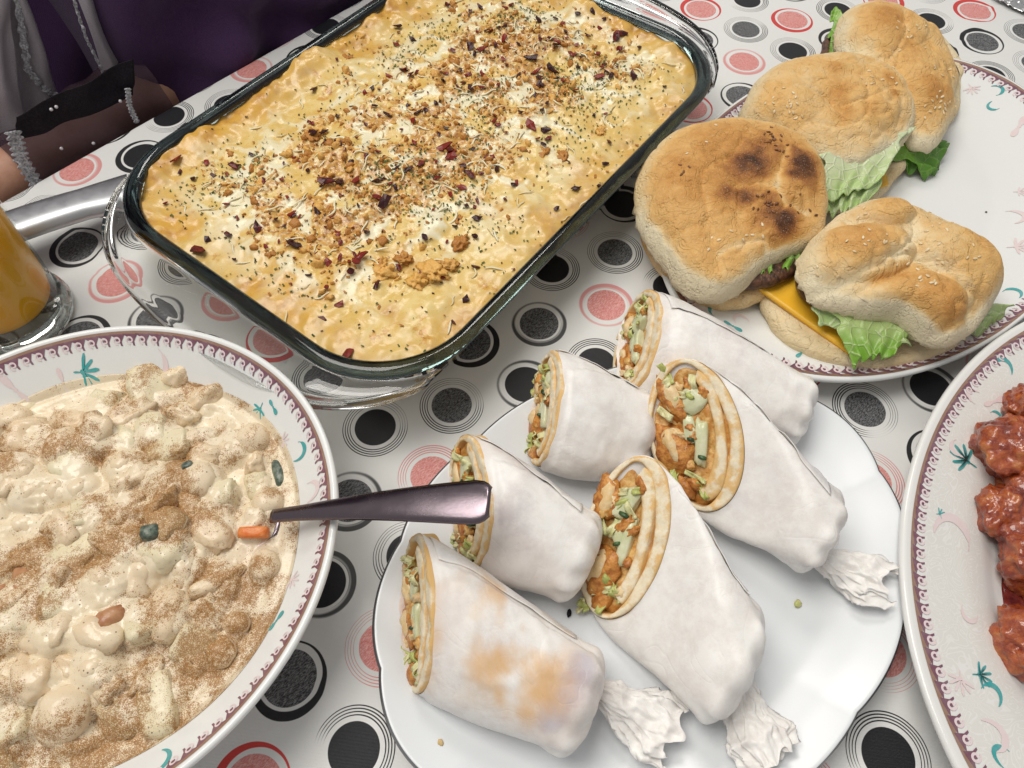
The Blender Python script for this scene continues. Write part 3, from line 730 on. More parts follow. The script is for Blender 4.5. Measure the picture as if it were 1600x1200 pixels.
# ------------------------------------------------------------------ glass baking dish
D_ANG = math.radians(53.0)
DX = np.array([math.cos(D_ANG), math.sin(D_ANG)]); DY = np.array([-DX[1], DX[0]])
RIM_Z = 0.053
_A, _B, _C, _D, _E = [at(x, y, RIM_Z)[:2] for x, y in ((214, 374), (474, 545), (722, 541), (1095, 160), (203, 246))]
_near = min(_A @ DX, _B @ DX) * 0.5 + max(_A @ DX, _B @ DX) * 0.5
_right = 0.5 * (_C @ DY + _D @ DY); _left = _E @ DY
_far = at(1108, 105, RIM_Z)[:2] @ DX + 0.028
D_HX, D_HY = (_far - _near) / 2, (_left - _right) / 2
D_C = DX * (_far + _near) / 2 + DY * (_left + _right) / 2
def rr_bound(th, hx, hy, rc):
    """distance from centre to a rounded rectangle along direction th"""
    c, s = np.abs(np.cos(th)), np.abs(np.sin(th))
    r = np.minimum(hx / np.maximum(c, 1e-9), hy / np.maximum(s, 1e-9))
    px, py = r * c, r * s
    corner = (px > hx - rc) & (py > hy - rc)
    ox, oy = hx - rc, hy - rc
    bq = c * ox + s * oy; cq = ox * ox + oy * oy - rc * rc
    r2 = bq + np.sqrt(np.maximum(bq * bq - cq, 0))
    return np.where(corner, r2, r)
def dish_pt(x, y, z):
    x, y, z = np.broadcast_arrays(np.asarray(x, float), np.asarray(y, float), np.asarray(z, float))
    return np.stack([D_C[0] + x * DX[0] + y * DY[0], D_C[1] + x * DX[1] + y * DY[1], z], -1)
NT = 220
_t = np.linspace(0, 2 * math.pi, NT, endpoint=False)
# angles spread evenly along the perimeter
_tt = np.linspace(0, 2 * math.pi, 6001); _rb = rr_bound(_tt, D_HX, D_HY, 0.062)
_L = np.concatenate([[0], np.cumsum(np.hypot(np.diff(_rb * np.cos(_tt)), np.diff(_rb * np.sin(_tt))))])
_t = np.interp(np.linspace(0, _L[-1], NT, endpoint=False), _L, _tt)
def dish_ring(inset, z, rc=None):
    r = rr_bound(_t, D_HX - inset, D_HY - inset, (0.062 - inset * 0.6) if rc is None else rc)
    return dish_pt(r * np.cos(_t), r * np.sin(_t), z)
dish = thing('baking_dish', (*D_C, 0), 'clear glass rectangular baking dish with lug handles holding the pasta bake', 'baking dish')
prof = [(0.030, 0.0012), (0.026, 0.0004), (0.0225, 0.0015), (0.0195, 0.006), (0.014, 0.022), (0.0070, 0.038), (0.0034, 0.0462),
        (0.0074, 0.0462), (0.0098, 0.040), (0.0165, 0.022), (0.0232, 0.0085), (0.0280, 0.0062), (0.040, 0.0058)]
V, f = rings(np.array([dish_ring(i, z) for i, z in prof]))
recalc(mk('dish_wall', V, f, MT['glass_thin'], dish))
a = np.linspace(0, 2 * math.pi, 14, endpoint=False)
R = np.array([dish_ring(0.0052 - 0.0047 * math.cos(g), RIM_Z - 0.0032 + 0.0039 * math.sin(g)) for g in a])
V, f = rings(R, False, False, True); recalc(mk('rim', V, f, MT['glass_rim'], dish))
def lug(sign):
    nu, nv = 60, 12
    u = np.linspace(-1, 1, nu)[:, None]; v = np.linspace(0, 1, nv)[None, :]
    hy = D_HY - 0.003
    y = u * hy * (1.0 - 0.02 * v)
    edge = rr_bound(np.arctan2(y[:, 0], np.full(nu, D_HX)), D_HX, D_HY, 0.062)
    # inner border follows the rounded end of the rim
    xin = np.where(np.abs(u[:, 0]) * hy > D_HY - 0.062, D_HX - 0.062 + np.sqrt(np.maximum(0.062 ** 2 - (np.abs(u[:, 0]) * hy - (D_HY - 0.062)) ** 2, 0)), D_HX) - 0.002
    bulge = 0.030 * np.cos(u[:, 0] * math.pi / 2) ** 0.55 + 0.002
    xo = np.maximum(D_HX + bulge - 0.030 * np.abs(u[:, 0]) ** 5, xin + 0.001)
    x = xin[:, None] + (xo - xin)[:, None] * v
    z = RIM_Z - 0.006 - 0.005 * np.sin(v * math.pi) * (1 - u ** 2) - 0.003 * v
    th = 0.0042 + 0.0035 * sstep(0.72, 0.95, v) * np.ones_like(u)
    top = dish_pt(sign * x, y, z + th / 2); bot = dish_pt(sign * x, y, z - th / 2)
    N = nu * nv; fq = gf(nu, nv)
    b = np.array([k * nv for k in range(nu)] + [(nu - 1) * nv + k for k in range(1, nv)] + [k * nv + nv - 1 for k in range(nu - 2, -1, -1)] + list(range(nv - 2, 0, -1))); b2 = np.roll(b, -1)
    F = np.concatenate([fq, fq[:, ::-1] + N, np.stack([b, b2, b2 + N, b + N], -1)])
    return recalc(mk('lug_handle', np.concatenate([top.reshape(-1, 3), bot.reshape(-1, 3)]), F, MT['glass'], dish))
lug(-1); lug(1)

# ------------------------------------------------------------------ pasta bake inside the dish
BX, BY, BRC = D_HX - 0.0084, D_HY - 0.0084, 0.0560
def bake_fields(x, y):
    """height and colour fields of the baked top, x along the dish (towards the far end), y towards its left side"""
    X, Y = x / BX, y / BY
    edge = np.maximum(np.abs(X), np.abs(Y))
    h = 0.0432 + 0.0038 * n2(x, y, 22, 3, 1) + 0.0026 * n2(x, y, 55, 3, 2)
    ridge = 1 - np.abs(n2(x, y, 38, 3, 8)); h += 0.002 * (ridge - 0.7)
    lift = sstep(0.80, 1.0, Y) + sstep(0.86, 1.0, X) + 0.8 * sstep(0.75, 1.0, -X) * sstep(0.2, 0.9, Y)
    h += lift * (0.0058 + 0.0075 * n2(x, y, 45, 3, 5))
    h += 0.0035 * sstep(0.9, 1.0, -Y) * (n2(x, y, 30, 2, 6) * 0.5)
    h -= 0.0012 * sstep(0.93, 1.0, edge) * (1 - np.clip(lift, 0, 1))
    h = np.where(edge > 0.9, np.minimum(h, 0.0462 + 0.0080 * np.clip(lift, 0, 1)), h)
    # the crumbly band runs down the middle, fading to the near right and near left corners
    band = np.exp(-(np.abs(Y - 0.02 + 0.12 * X) / 0.70) ** 3) * sstep(-1.05, -0.6, X) * sstep(1.02, 0.80, X)
    cl = n2(x, y, 55, 4, 21, 0.6)
    crumble = sstep(0.02, 0.45, cl * 1.0 + band * 0.75 - 0.32) * (0.25 + 0.75 * band)
    st = 1 - np.abs(n2(x, y, 46, 4, 31)) * 2.0
    white = np.clip(sstep(0.22, 0.90, st + 0.25 * n2(x, y, 16, 2, 33)) * (0.25 + 0.95 * band) * (1 - 0.45 * crumble), 0, 1)
    gold = np.clip(sstep(0.70, 1.0, edge) * (0.60 + 1.0 * n2(x, y, 34, 3, 41)) + 0.80 * sstep(0.08, 0.5, n2(x, y, 30, 4, 43)) * (1 - 0.6 * band) + 0.3 * lift, 0, 1)
    brown = np.clip(crumble * 0.74 + 0.45 * sstep(0.90, 1.0, edge) * sstep(-.1, .5, n2(x, y, 50, 3, 55)) + 0.65 * sstep(0.22, 0.55, n2(x, y, 60, 4, 51)) * (1 - 0.5 * band) + 0.35 * lift * sstep(0.1, 0.5, n2(x, y, 60, 3, 52)), 0, 1)
    h += crumble * (0.0012 + 0.0022 * n2(x, y, 160, 3, 61)) + white * 0.0009
    return h, white, gold, brown, band, crumble
bake = thing('pasta_bake', (*D_C, 0.006), 'golden cheesy pasta bake topped with crumbled chicken, chilli and herbs', 'pasta bake')
NU, NV = 430, 300
u = np.linspace(-1, 1, NU)[:, None] * np.ones((1, NV)); v = np.linspace(-1, 1, NV)[None, :] * np.ones((NU, 1))
mm = np.maximum(np.abs(u), np.abs(v)); th = np.arctan2(v * BY, u * BX)
rb = rr_bound(th, BX, BY, BRC); rect = np.minimum(BX / np.maximum(np.abs(np.cos(th)), 1e-9), BY / np.maximum(np.abs(np.sin(th)), 1e-9))
k = 1 + (rb / rect - 1) * mm ** 3
bx, by = u * BX * k, v * BY * k
h, w_, g_, br_, band_, cr_ = bake_fields(bx, by)
inw = 1 - 0.0145 / D_HX * 0
top = dish_pt(bx, by, h)
V = [top.reshape(-1, 3)]; F = gf(NU, NV).tolist(); at_ = [np.stack([w_, g_, br_], -1).reshape(-1, 3)]
bd = np.array([k * NV for k in range(NU)] + [(NU - 1) * NV + k for k in range(1, NV)] + [k * NV + NV - 1 for k in range(NU - 2, -1, -1)] + list(range(NV - 2, 0, -1)))
prev = bd; nbd = len(bd)
for zl, ins in ((0.0395, 0.0022), (0.030, 0.0056), (0.018, 0.0102), (0.0092, 0.0153)):
    s_ = 1 - ins / np.hypot(bx.ravel()[bd], by.ravel()[bd])
    ring = dish_pt(bx.ravel()[bd] * s_, by.ravel()[bd] * s_, np.full(nbd, zl))
    base = sum(len(q) for q in V); V.append(ring)
    P3 = ring * 60; nz = fbm(P3, 3, 71)
    at_.append(np.stack([np.clip(nz, 0, 1) * 0.5, np.clip(0.5 + nz, 0, 1), np.clip(0.25 - nz * 1.2, 0, 1)], -1))
    cur = np.arange(base, base + nbd)
    F += np.stack([prev, np.roll(prev, -1), np.roll(cur, -1), cur], -1).tolist(); prev = cur
F.append(prev.tolist())
V = np.concatenate(V); A3 = np.concatenate(at_)
o = mk('baked_top', V, F, MT['gratin'], bake, attrs={'white': A3[:, 0], 'gold': A3[:, 1], 'brown': A3[:, 2]}); recalc(o)

def bake_spots(n, weight, seed, tries=40000):
    r = np.random.default_rng(seed); x = r.uniform(-BX * 0.97, BX * 0.97, tries); y = r.uniform(-BY * 0.97, BY * 0.97, tries)
    ok = np.hypot(x, y) < rr_bound(np.arctan2(y, x), BX * 0.97, BY * 0.97, BRC)
    x, y = x[ok], y[ok]; hh, w, g, b, bn, cr = bake_fields(x, y)
    p = weight(x / BX, y / BY, w, g, b, bn, cr); keep = r.random(len(x)) < p
    x, y, hh = x[keep][:n], y[keep][:n], hh[keep][:n]
    return dish_pt(x, y, hh), r
def flake_mesh(name, mat, seed, thick=0.09):
    r = np.random.default_rng(seed); n = 7; a = np.linspace(0, 2 * math.pi, n, endpoint=False) + r.uniform(-.25, .25, n); rad = r.uniform(0.55, 1.1, n)
    P = np.stack([rad * np.cos(a), rad * np.sin(a) * 0.72, r.uniform(-.18, .18, n)], 1)
    V = np.concatenate([P + [0, 0, thick], P - [0, 0, thick], [[0, 0, thick + 0.12]], [[0, 0, -thick]]])
    F = [[2 * n, k, (k + 1) % n] for k in range(n)] + [[2 * n + 1, n + (k + 1) % n, n + k] for k in range(n)] + [[k, n + k, n + (k + 1) % n, (k + 1) % n] for k in range(n)]
    me = bpy.data.meshes.new(name); me.from_pydata(V.tolist(), [], F); me.materials.append(mat); return me
crm = [base_mesh('crumble_piece', *lump_verts((1, 0.8, 0.6), 0.95, 2.3, s, 2, 0.3, 4), MT['crumble']) for s in range(8)]
pts, r = bake_spots(270, lambda X, Y, w, g, b, bn, cr: np.clip(cr * 1.1 - 0.05, 0, 1) * 0.04, 3)
for k, p in enumerate(pts):
    s = r.uniform(0.0015, 0.0034) * (1.5 if r.random() < 0.14 else 1)
    inst('crumble_piece', crm[k % 8], bake, p - [0, 0, s * 0.10], rotm(*r.uniform(0, 6.28, 3)), (s, s, s * 0.9))
# the larger lumps of chicken the top shows
for k, (x, y, s) in enumerate(((600, 430, 8), (675, 425, 9.5), (630, 405, 6), (700, 415, 6), (520, 330, 5), (640, 250, 5), (805, 120, 5), (735, 130, 5), (560, 60, 5.5), (455, 330, 4.5), (865, 160, 5), (690, 180, 5), (650, 440, 7), (720, 380, 6), (488, 212, 7), (500, 205, 5), (540, 95, 6), (705, 10, 6), (560, 300, 5), (850, 240, 5), (760, 310, 4.5), (720, 345, 5), (410, 290, 5), (595, 415, 6), (880, 245, 5), (770, 195, 4), (940, 205, 4.5))):
    p = at(x, y, 0.0428); s *= 0.00070
    lump('crumble_piece', p, (s * 1.3, s, s * 0.7), MT['crumble'], bake, (RNG.uniform(-.3, .3), RNG.uniform(-.3, .3), RNG.uniform(0, 6)), 0.95, 2.6, 40 + k, 4, 0.2, oct=5)
chm = [flake_mesh('chilli_flake', MT['chilli'], s) for s in range(6)]
pts, r = bake_spots(280, lambda X, Y, w, g, b, bn, cr: (0.03 + 0.22 * bn * (0.4 + cr)) * 0.16, 5)
for k, p in enumerate(pts):
    s = r.uniform(0.0013, 0.0030) * (1.7 if r.random() < 0.22 else 1)
    inst('chilli_flake', chm[k % 6], bake, p + [0, 0, s * 0.35 + 0.0006], rotm(r.uniform(-.5, .5), r.uniform(-.5, .5), r.uniform(0, 6.28)), (s * r.uniform(0.9, 1.6), s, s))
for k, (x, y) in enumerate(((612, 120), (598, 128), (700, 258), (725, 262), (490, 395), (362, 332), (352, 336), (520, 405), (505, 495), (530, 475), (380, 345), (760, 250), (728, 272), (505, 190), (660, 45), (980, 35), (990, 30), (570, 430), (630, 380), (740, 320))):
    s = RNG.uniform(0.0030, 0.0046); p = at(x, y, 0.0435)
    inst('chilli_flake', chm[k % 6], bake, p, rotm(*RNG.uniform(-.4, .4, 2), RNG.uniform(0, 6)), (s * 1.25, s * 1.05, s * 0.9))
# shreds of cheese
def shred_mesh(seed):
    r = np.random.default_rng(seed); t = np.linspace(-1, 1, 9); b = r.uniform(-.5, .5, 2)
    P = np.stack([t, b[0] * t ** 2 + b[1] * np.sin(t * 3) * 0.4, -0.16 * t ** 2], 1); a = np.linspace(0, 2 * math.pi, 6, endpoint=False)
    w = 0.10 * (1 - 0.5 * np.abs(t) ** 3)
    R = P[:, None] + np.stack([np.zeros((9, 6)), w[:, None] * np.cos(a), w[:, None] * 0.8 * np.sin(a)], -1)
    V, F = rings(R); me = bpy.data.meshes.new('cheese_shred'); me.from_pydata(V.tolist(), [], F); me.polygons.foreach_set('use_smooth', [True] * len(me.polygons)); me.materials.append(MT['shred']); return me
shm = [shred_mesh(s) for s in range(7)]
pts, r = bake_spots(260, lambda X, Y, w, g, b, bn, cr: (bn * 0.5 + w * 0.5) ** 2 * 0.14, 7)
for k, p in enumerate(pts):
    s = r.uniform(0.0032, 0.0068); inst('cheese_shred', shm[k % 7], bake, p + [0, 0, 0.0009], rotm(r.uniform(-.25, .25), r.uniform(-.2, .2), r.uniform(0, 6.28)), (s, s * r.uniform(0.8, 1.3), s))
# uncountable specks: herbs and small flakes
def scatter(name, mat, n, weight, seed, smin, smax, parent=bake):
    pts, r = bake_spots(n, weight, seed, 90000); V, F = [], []
    for k, p in enumerate(pts):
        s = r.uniform(smin, smax); M = rotm(r.uniform(-.6, .6), r.uniform(-.6, .6), r.uniform(0, 6.28)); q = np.array([[-1, -.5, 0], [1, -.45, .1], [.8, .6, 0], [-.9, .5, .15], [0, 0, .4]]) * s
        b = len(V); V += list(q @ M.T + p + [0, 0, 0.0007]); F += [[b, b + 1, b + 4], [b + 1, b + 2, b + 4], [b + 2, b + 3, b + 4], [b + 3, b, b + 4], [b + 3, b + 2, b + 1, b]]
    tag(mk(name, np.array(V), F, mat, parent, smooth=False), kind='stuff')
scatter('herb_specks', MT['herb'], 2100, lambda X, Y, w, g, b, bn, cr: (0.012 + 0.30 * bn * sstep(0.0, 0.35, n2(X, Y, 3.2, 2, 91))) * 0.5, 12, 0.0004, 0.0011)
scatter('chilli_specks', MT['chilli'], 900, lambda X, Y, w, g, b, bn, cr: (0.02 + 0.25 * bn) * 0.3, 13, 0.0004, 0.0010)
scatter('crumble_specks', MT['crumble'], 1100, lambda X, Y, w, g, b, bn, cr: (0.01 + 0.8 * cr) * 0.3, 14, 0.0006, 0.0015)
# ------------------------------------------------------------------ chicken wraps in paper
WG = 'wraps on the white plate'
def plate_z(x, y): return WPLATE.zf(x, y)
def paper_fan(parent, apex, end, w0, w1, seed, pleats=5, amp=0.004, lift=0.003):
    """twisted end of the sheet: gathered tight at the wrap, then opening into soft irregular folds on the plate"""
    a, e = np.array(apex, float), np.array(end, float); d = e - a; L = np.linalg.norm(d[:2]); dn = np.array([d[0], d[1], 0]) / L; pr = np.array([-dn[1], dn[0], 0])
    nv, nt = 64, 150; v = np.linspace(-0.12, 1, nv)[:, None]; t = np.linspace(0, 2 * math.pi, nt, endpoint=False)[None, :]
    vv = np.clip(v, 0, 1); w = w0 + (w1 - w0) * vv ** 0.9
    cx, cy = np.cos(t), np.sin(t)
    wrp = 0.5 * vnoise(np.stack([cx * 1.2 + 0 * v, cy * 1.2 + 0 * v, vv * 2.2 + seed + 0 * t], -1), seed + 11)
    q = np.stack([cx * 1.4 + wrp, cy * 1.4 - wrp, vv * 2.0 + seed + 0 * t], -1)
    fold = 1 - 2.0 * np.abs(fbm(q, 2, seed)); q2 = np.stack([cx * 3.4 + 0 * v, cy * 3.4 + 0 * v, vv * 3.6 + seed + 0 * t], -1); fold2 = 1 - 2.4 * np.abs(fbm(q2, 2, seed + 4))
    rad = w * (0.66 + 0.30 * fold + 0.24 * fold2) * (1 - 0.25 * sstep(.7, 1.0, vv))
    ln = L * (v * (1 + 0.16 * vv * vnoise(np.stack([cx * 2.2 + 0 * v, cy * 2.2 + 0 * v, 0 * v * t + seed], -1), seed + 7)))
    P = a + dn * ln[..., None] + pr * (rad * cx * 1.15)[..., None]
    zc = a[2] * (1 - sstep(0, .6, vv)) + (0.0045 + lift) * sstep(0, .6, vv) + plate_z(P[..., 0], P[..., 1]) * sstep(0, .6, vv) * 0.9
    z = zc + rad * cy * (0.75 - 0.40 * vv) + 0.0016 * (0.5 - np.abs(fbm(P * 110, 2, seed + 2))) * 2 * sstep(0, .3, vv)
    fl = plate_z(P[..., 0], P[..., 1]) + 0.0007
    P[..., 2] = np.where(z < fl, fl + 0.0006 * np.abs(fbm(P * 120, 2, seed + 3)), z)
    st = np.clip(0.22 - 0.6 * vv, 0, 1) * np.ones_like(t)
    V, f = rings(P, False, False)
    return mk('twisted_paper_end', V, f, MT['paper'], parent, attrs={'stain': st.ravel(), 'bruise': np.full(st.size, .2)})

def make_wrap(label, T, B, L, R, T1, B1, rz, seed, stain=0.0, bruise=0.85, fans=(), rich=1.0, big=1.0):
    T, B, L, R, T1, B1 = [at(*q) for q in (T, B, L, R, T1, B1)]
    c0 = (T + B + L + R) / 4; a0 = (T - B) / 2; b0 = (R - L) / 2
    c1 = (T1 + B1) / 2; a1 = (T1 - B1) / 2
    ax = c1 - c0; axn = ax / np.linalg.norm(ax)
    b1 = np.array([0, 0, 1.0]); b1 = b1 - axn * (b1 @ axn) - a1 * (b1 @ a1) / (a1 @ a1); b1 = b1 / np.linalg.norm(b1) * rz
    if b1 @ b0 < 0: b1 = -b1
    r = np.random.default_rng(seed)
    root = thing('chicken_wrap', (c0[0] * .5 + c1[0] * .5, c0[1] * .5 + c1[1] * .5, 0.007), label, 'wrap', WG)
    nrm = np.cross(a0, b0); nrm /= np.linalg.norm(nrm)
    if nrm @ (c0 - c1) < 0: nrm = -nrm
    # paper sleeve
    nt = 120; ns = 64; t = np.linspace(0, 2 * math.pi, nt, endpoint=False)
    CT, ST = np.cos(t), np.sin(t)
    Rg, SS = [], []
    for s in np.concatenate([np.linspace(0, 1, 44), 1 + np.linspace(0.02, 0.30, 20)]):
        q = min(s, 1.0); bul = 1.004 + 0.05 * math.sin(math.pi * min(1, q * 1.1 + .02))
        k = 1.0 if s <= 1 else math.sqrt(max(0.0, 1 - ((s - 1) / 0.30) ** 2)) * 0.97 + 0.03
        e = q * q * (3 - 2 * q) * 0.5 + q * 0.5; ex = 2.0 + 0.4 * min(1, q * 4)
        ct = np.sign(CT) * np.abs(CT) ** (2 / ex); st = np.sign(ST) * np.abs(ST) ** (2 / ex)
        c = c0 + ax * q + (axn * (s - 1) * np.linalg.norm(a1) * 1.6 if s > 1 else 0)
        Rg.append(c + ((a0 * (1 - e) + a1 * e) * bul * k) * ct[:, None] + ((b0 * (1 - e) + b1 * e) * bul * k) * st[:, None]); SS.append(np.full(nt, s))
    Rg = np.array(Rg); SS = np.array(SS)
    # creases
    cen = Rg.mean(1, keepdims=True); out = Rg - cen; rad = np.linalg.norm(out, axis=-1, keepdims=True); out = out / (rad + 1e-9)
    n1 = fbm(Rg * 55 + seed, 4, seed); n3 = fbm(Rg * 24 + seed, 3, seed + 5)
    sharp = 1 - np.abs(fbm(Rg * 34 + seed * 2.0, 3, seed + 8)) * 2
    T2 = np.broadcast_to(t[None, :], SS.shape)
    pleat = np.sin(T2 * 9 + 2 * n3) * sstep(0.80, 1.25, SS)
    disp = (0.0006 * n1 + 0.0016 * n3 + 0.0006 * sstep(0.55, 1.0, sharp)) * sstep(0, .15, SS) + 0.0020 * pleat
    disp += 0.0012 * sstep(0.0, 0.02, np.sin(T2 - 0.9 + 0.5 * SS)) * sstep(0.05, 0.1, SS)          # overlap of the sheet
    disp *= np.clip(rad[..., 0] / 0.01, 0, 1)
    Rg = Rg + out * disp[..., None]
    Rg[0] += nrm * (0.0012 * vnoise(np.stack([t * 4, t * 0 + seed, t * 0], -1), seed))[:, None]
    fl = plate_z(Rg[..., 0], Rg[..., 1]) + 0.0009
    Rg[..., 2] = np.maximum(Rg[..., 2], fl)
    stn = stain * (np.exp(-((SS - 0.55) / 0.30) ** 2 - ((T2 - 1.3) / 0.95) ** 2) * (0.55 + 1.5 * fbm(Rg * 45 + 5 + seed, 4, seed + 2)) + 0.10) + 0.55 * sstep(0.10, 0.0, SS) * (0.5 + 0.6 * n1)
    bru = bruise * (0.45 + 0.8 * sstep(-0.1, 0.5, n3))
    if stain > 1: bru = bru + 1.5 * np.exp(-((SS - 0.86) / 0.13) ** 2 - ((T2 - 1.75) / 0.5) ** 2) + 0.9 * np.exp(-((SS - 0.95) / 0.12) ** 2 - ((T2 - 0.9) / 0.35) ** 2)
    V, f = rings(Rg, False, True)
    pv = np.concatenate([stn.ravel(), [0]]); bv = np.concatenate([bru.ravel(), [0]])
    recalc(mk('paper_sleeve', V, f, MT['paper'], root, attrs={'stain': pv, 'bruise': bv}))
    # outer lap of the sheet, its edge lying free along the body
    i0, i1 = 2, 40; tm = 0.9 + 0.25 * math.sin(seed * 2.1); k0, k1 = int((tm - 1.6) / (2 * math.pi) * nt) % nt, int(tm / (2 * math.pi) * nt)
    ks = np.arange(k1 - 46, k1 + 1) % nt; G = Rg[i0:i1][:, ks].copy(); og = out[i0:i1][:, ks]
    skew = 0.10 * np.linspace(-1, 1, i1 - i0) * r.choice([-1, 1]) + 0.05 * vnoise(np.stack([np.linspace(0, 4, i1 - i0), np.zeros(i1 - i0), np.zeros(i1 - i0) + seed], -1), seed)
    fr_ = np.arange(len(ks)) / (len(ks) - 1)
    for ii in range(i1 - i0):                              # free edge runs askew
        src = np.clip(fr_ * (0.86 + skew[ii]) * (len(ks) - 1), 0, len(ks) - 1)
        for c_ in range(3): G[ii, :, c_] = np.interp(src, np.arange(len(ks)), Rg[i0 + ii, ks, c_])
    ww = np.linspace(0, 1, len(ks))[None, :]; jl = (0.0016 * vnoise(np.stack([np.linspace(0, 7, i1 - i0), np.zeros(i1 - i0) + seed, np.zeros(i1 - i0)], -1), seed))[:, None]
    G = G + og * ((0.0002 + 0.0004 * ww ** 3 + np.abs(jl) * ww ** 5 * 0.7)[..., None])
    sheet('paper_flap', G, 0.00025, MT['paper'], root, {'stain': stn[i0:i1][:, ks], 'bruise': bru[i0:i1][:, ks]})
    # cut face
    la, lb = np.linalg.norm(a0), np.linalg.norm(b0); ea, eb = a0 / la, b0 / lb
    def fp(x, y, d=0.0): return c0 + np.multiply.outer(np.asarray(x, float), b0) + np.multiply.outer(np.asarray(y, float), a0) + np.multiply.outer(np.asarray(d, float), nrm)
    # bed of filling
    rho = np.linspace(0, 0.96, 22); tt = np.linspace(0, 2 * math.pi, 72, endpoint=False)
    X = rho[:, None] * np.cos(tt); Y = rho[:, None] * np.sin(tt)
    X = np.sign(X) * np.abs(X); P = fp(X, Y, np.full(X.shape, -0.002)); nz = fbm(P * 190, 3, seed); nz2 = fbm(P * 70, 2, seed + 1)
    P = P + nrm * (0.0024 * nz + 0.0022 * nz2 - 0.004 * sstep(0.85, 0.96, rho)[:, None])[..., None]
    V, f = rings(P, True, False); mk('filling', V, f, MT['filling'], root)
    # bread layers
    def bread(path, hw, d, nm='flatbread_layer'):
        x, y = path; M = np.stack([x * lb, y * la], 1); tg = np.gradient(M, axis=0); tg /= np.linalg.norm(tg, axis=1, keepdims=True); nn = np.stack([-tg[:, 1], tg[:, 0]], 1)
        na = 9; w = np.linspace(-1, 1, na); hw = np.broadcast_to(hw, x.shape)
        M2 = M[:, None] + nn[:, None] * (w[None, :, None] * hw[:, None, None])
        P = c0 + M2[..., :1] * eb + M2[..., 1:] * ea
        dd = d * (1 - 0.35 * w ** 4) + 0.0007 * fbm(P * 260, 3, seed + 3) + 0.0007 * fbm(P * 90, 2, seed + 4)
        topP = P + nrm * dd[..., None]; low = P[:, [0, -1]] - nrm * 0.007
        G = np.concatenate([low[:, :1], topP, low[:, 1:]], 1)
        e = np.concatenate([[1.3], np.abs(w), [1.3]])[None, :] * np.ones((len(x), 1))
        recalc(mk(nm, G.reshape(-1, 3), gf(*G.shape[:2]), MT['bread'], root, attrs={'edge': e.ravel()}))
    th = np.linspace(-math.pi * 0.98, math.pi * 0.98, 130); jit = 0.02 * np.sin(th * 3 + seed) + 0.012 * np.sin(th * 7 + seed * 2)
    hwo = 0.0015 + 0.0022 * np.clip(np.cos(th - 0.15), 0, 1) + 0.0004 * np.sin(th * 4 + seed)
    bread(((0.995 - hwo / lb) * np.cos(th), (0.995 - hwo / la) * np.sin(th)), hwo, 0.0016)
    th2 = np.linspace(-1.28 + r.uniform(-.1, .1), 1.36 + r.uniform(-.1, .1), 70); hw2 = (0.0033 + 0.0006 * np.sin(th2 * 3 + seed)) * (0.35 + 0.65 * np.cos(th2 / 1.5) ** 0.5) * rich
    k2 = 0.975 - (0.0074 + 0.0033) / lb + 0.02 * np.sin(th2 * 2 + seed)
    bread((k2 * np.cos(th2), 0.80 * np.sin(th2)), hw2, 0.0022)
    # pieces of the filling, laid on the cut
    Rf = np.stack([eb, ea, nrm], 1)
    def piece(nm, x, y, rx, ry, rd, mat, rot=0.0, amp=0.25, box=0.0, dep=0.0, fr=1.7, sub=3, par=None):
        return lump(nm, fp(x, y, dep), (rx, ry, rd), mat, par or root, R=Rf @ rotm(0, 0, rot), amp=amp, freq=fr, seed=int(r.integers(1, 900)), sub=sub, box=box)
    w = min(1.0, lb / 0.019)
    _pc = piece
    def piece(nm, x, y, rx, ry, *a_, **k_): return _pc(nm, x, y, rx * big, ry * big, *a_, **k_)
    j = lambda s=0.06: r.uniform(-s, s)
    cx, cy = -0.40 + j(), -0.30 + j(.12)
    cp = piece('chicken_piece', cx, cy, 0.0088 * w, 0.0102, 0.0036, MT['chicken_crust'], j(.5), 0.5)
    piece('chicken_meat', cx - 0.03, cy + 0.02, 0.0052 * w, 0.0078, 0.0045, MT['chicken'], j(.4), 0.4, par=cp)
    cx, cy = -0.52 + j(), 0.40 + j(.1)
    cp = piece('chicken_piece', cx, cy, 0.0062 * w, 0.0100, 0.003, MT['chicken_crust'], 0.25 + j(.3), 0.5)
    piece('chicken_meat', cx + 0.03, cy, 0.0042 * w, 0.0078, 0.0040, MT['chicken'], 0.25 + j(.3), 0.4, par=cp)
    piece('chicken_piece', -0.30 + j(), -0.80 + j(.03), 0.0055 * w, 0.0045, 0.003, MT['chicken_crust'], j(1), 0.4)
    for x, y, rx, ry, ro in ((-0.08, 0.40, 0.0042, 0.0070, -0.5), (0.08, -0.10, 0.0026, 0.0100, 0.06), (-0.10, -0.02, 0.0024, 0.0060, 0.2)):
        x += j(.05); y += j(.06)
        cs = piece('cucumber_slice', x, y, rx * w * 1.25, ry * 1.15, 0.0034, MT['cucumber'], ro + j(.2), 0.28, 0.7, -0.0006, 1.6)
        if r.random() < 0.6: piece('cucumber_skin', x + 0.03, y - 0.75 * ry / la, rx * w * 0.8, 0.0011, 0.003, MT['cucumber_skin'], ro, 0.1, 0.6, 0.0012, 1.0, 2, cs)
    for k in range(11):
        x, y = r.uniform(-0.70, 0.25), 0
        piece('chicken_shred', x, r.uniform(-.8, .75), r.uniform(.0016, .003) * w, r.uniform(.002, .0045), .0024, MT[r.choice(['chicken', 'chicken_crust', 'filling'])], r.uniform(0, 3), .6, .2, .0006, 2.2)
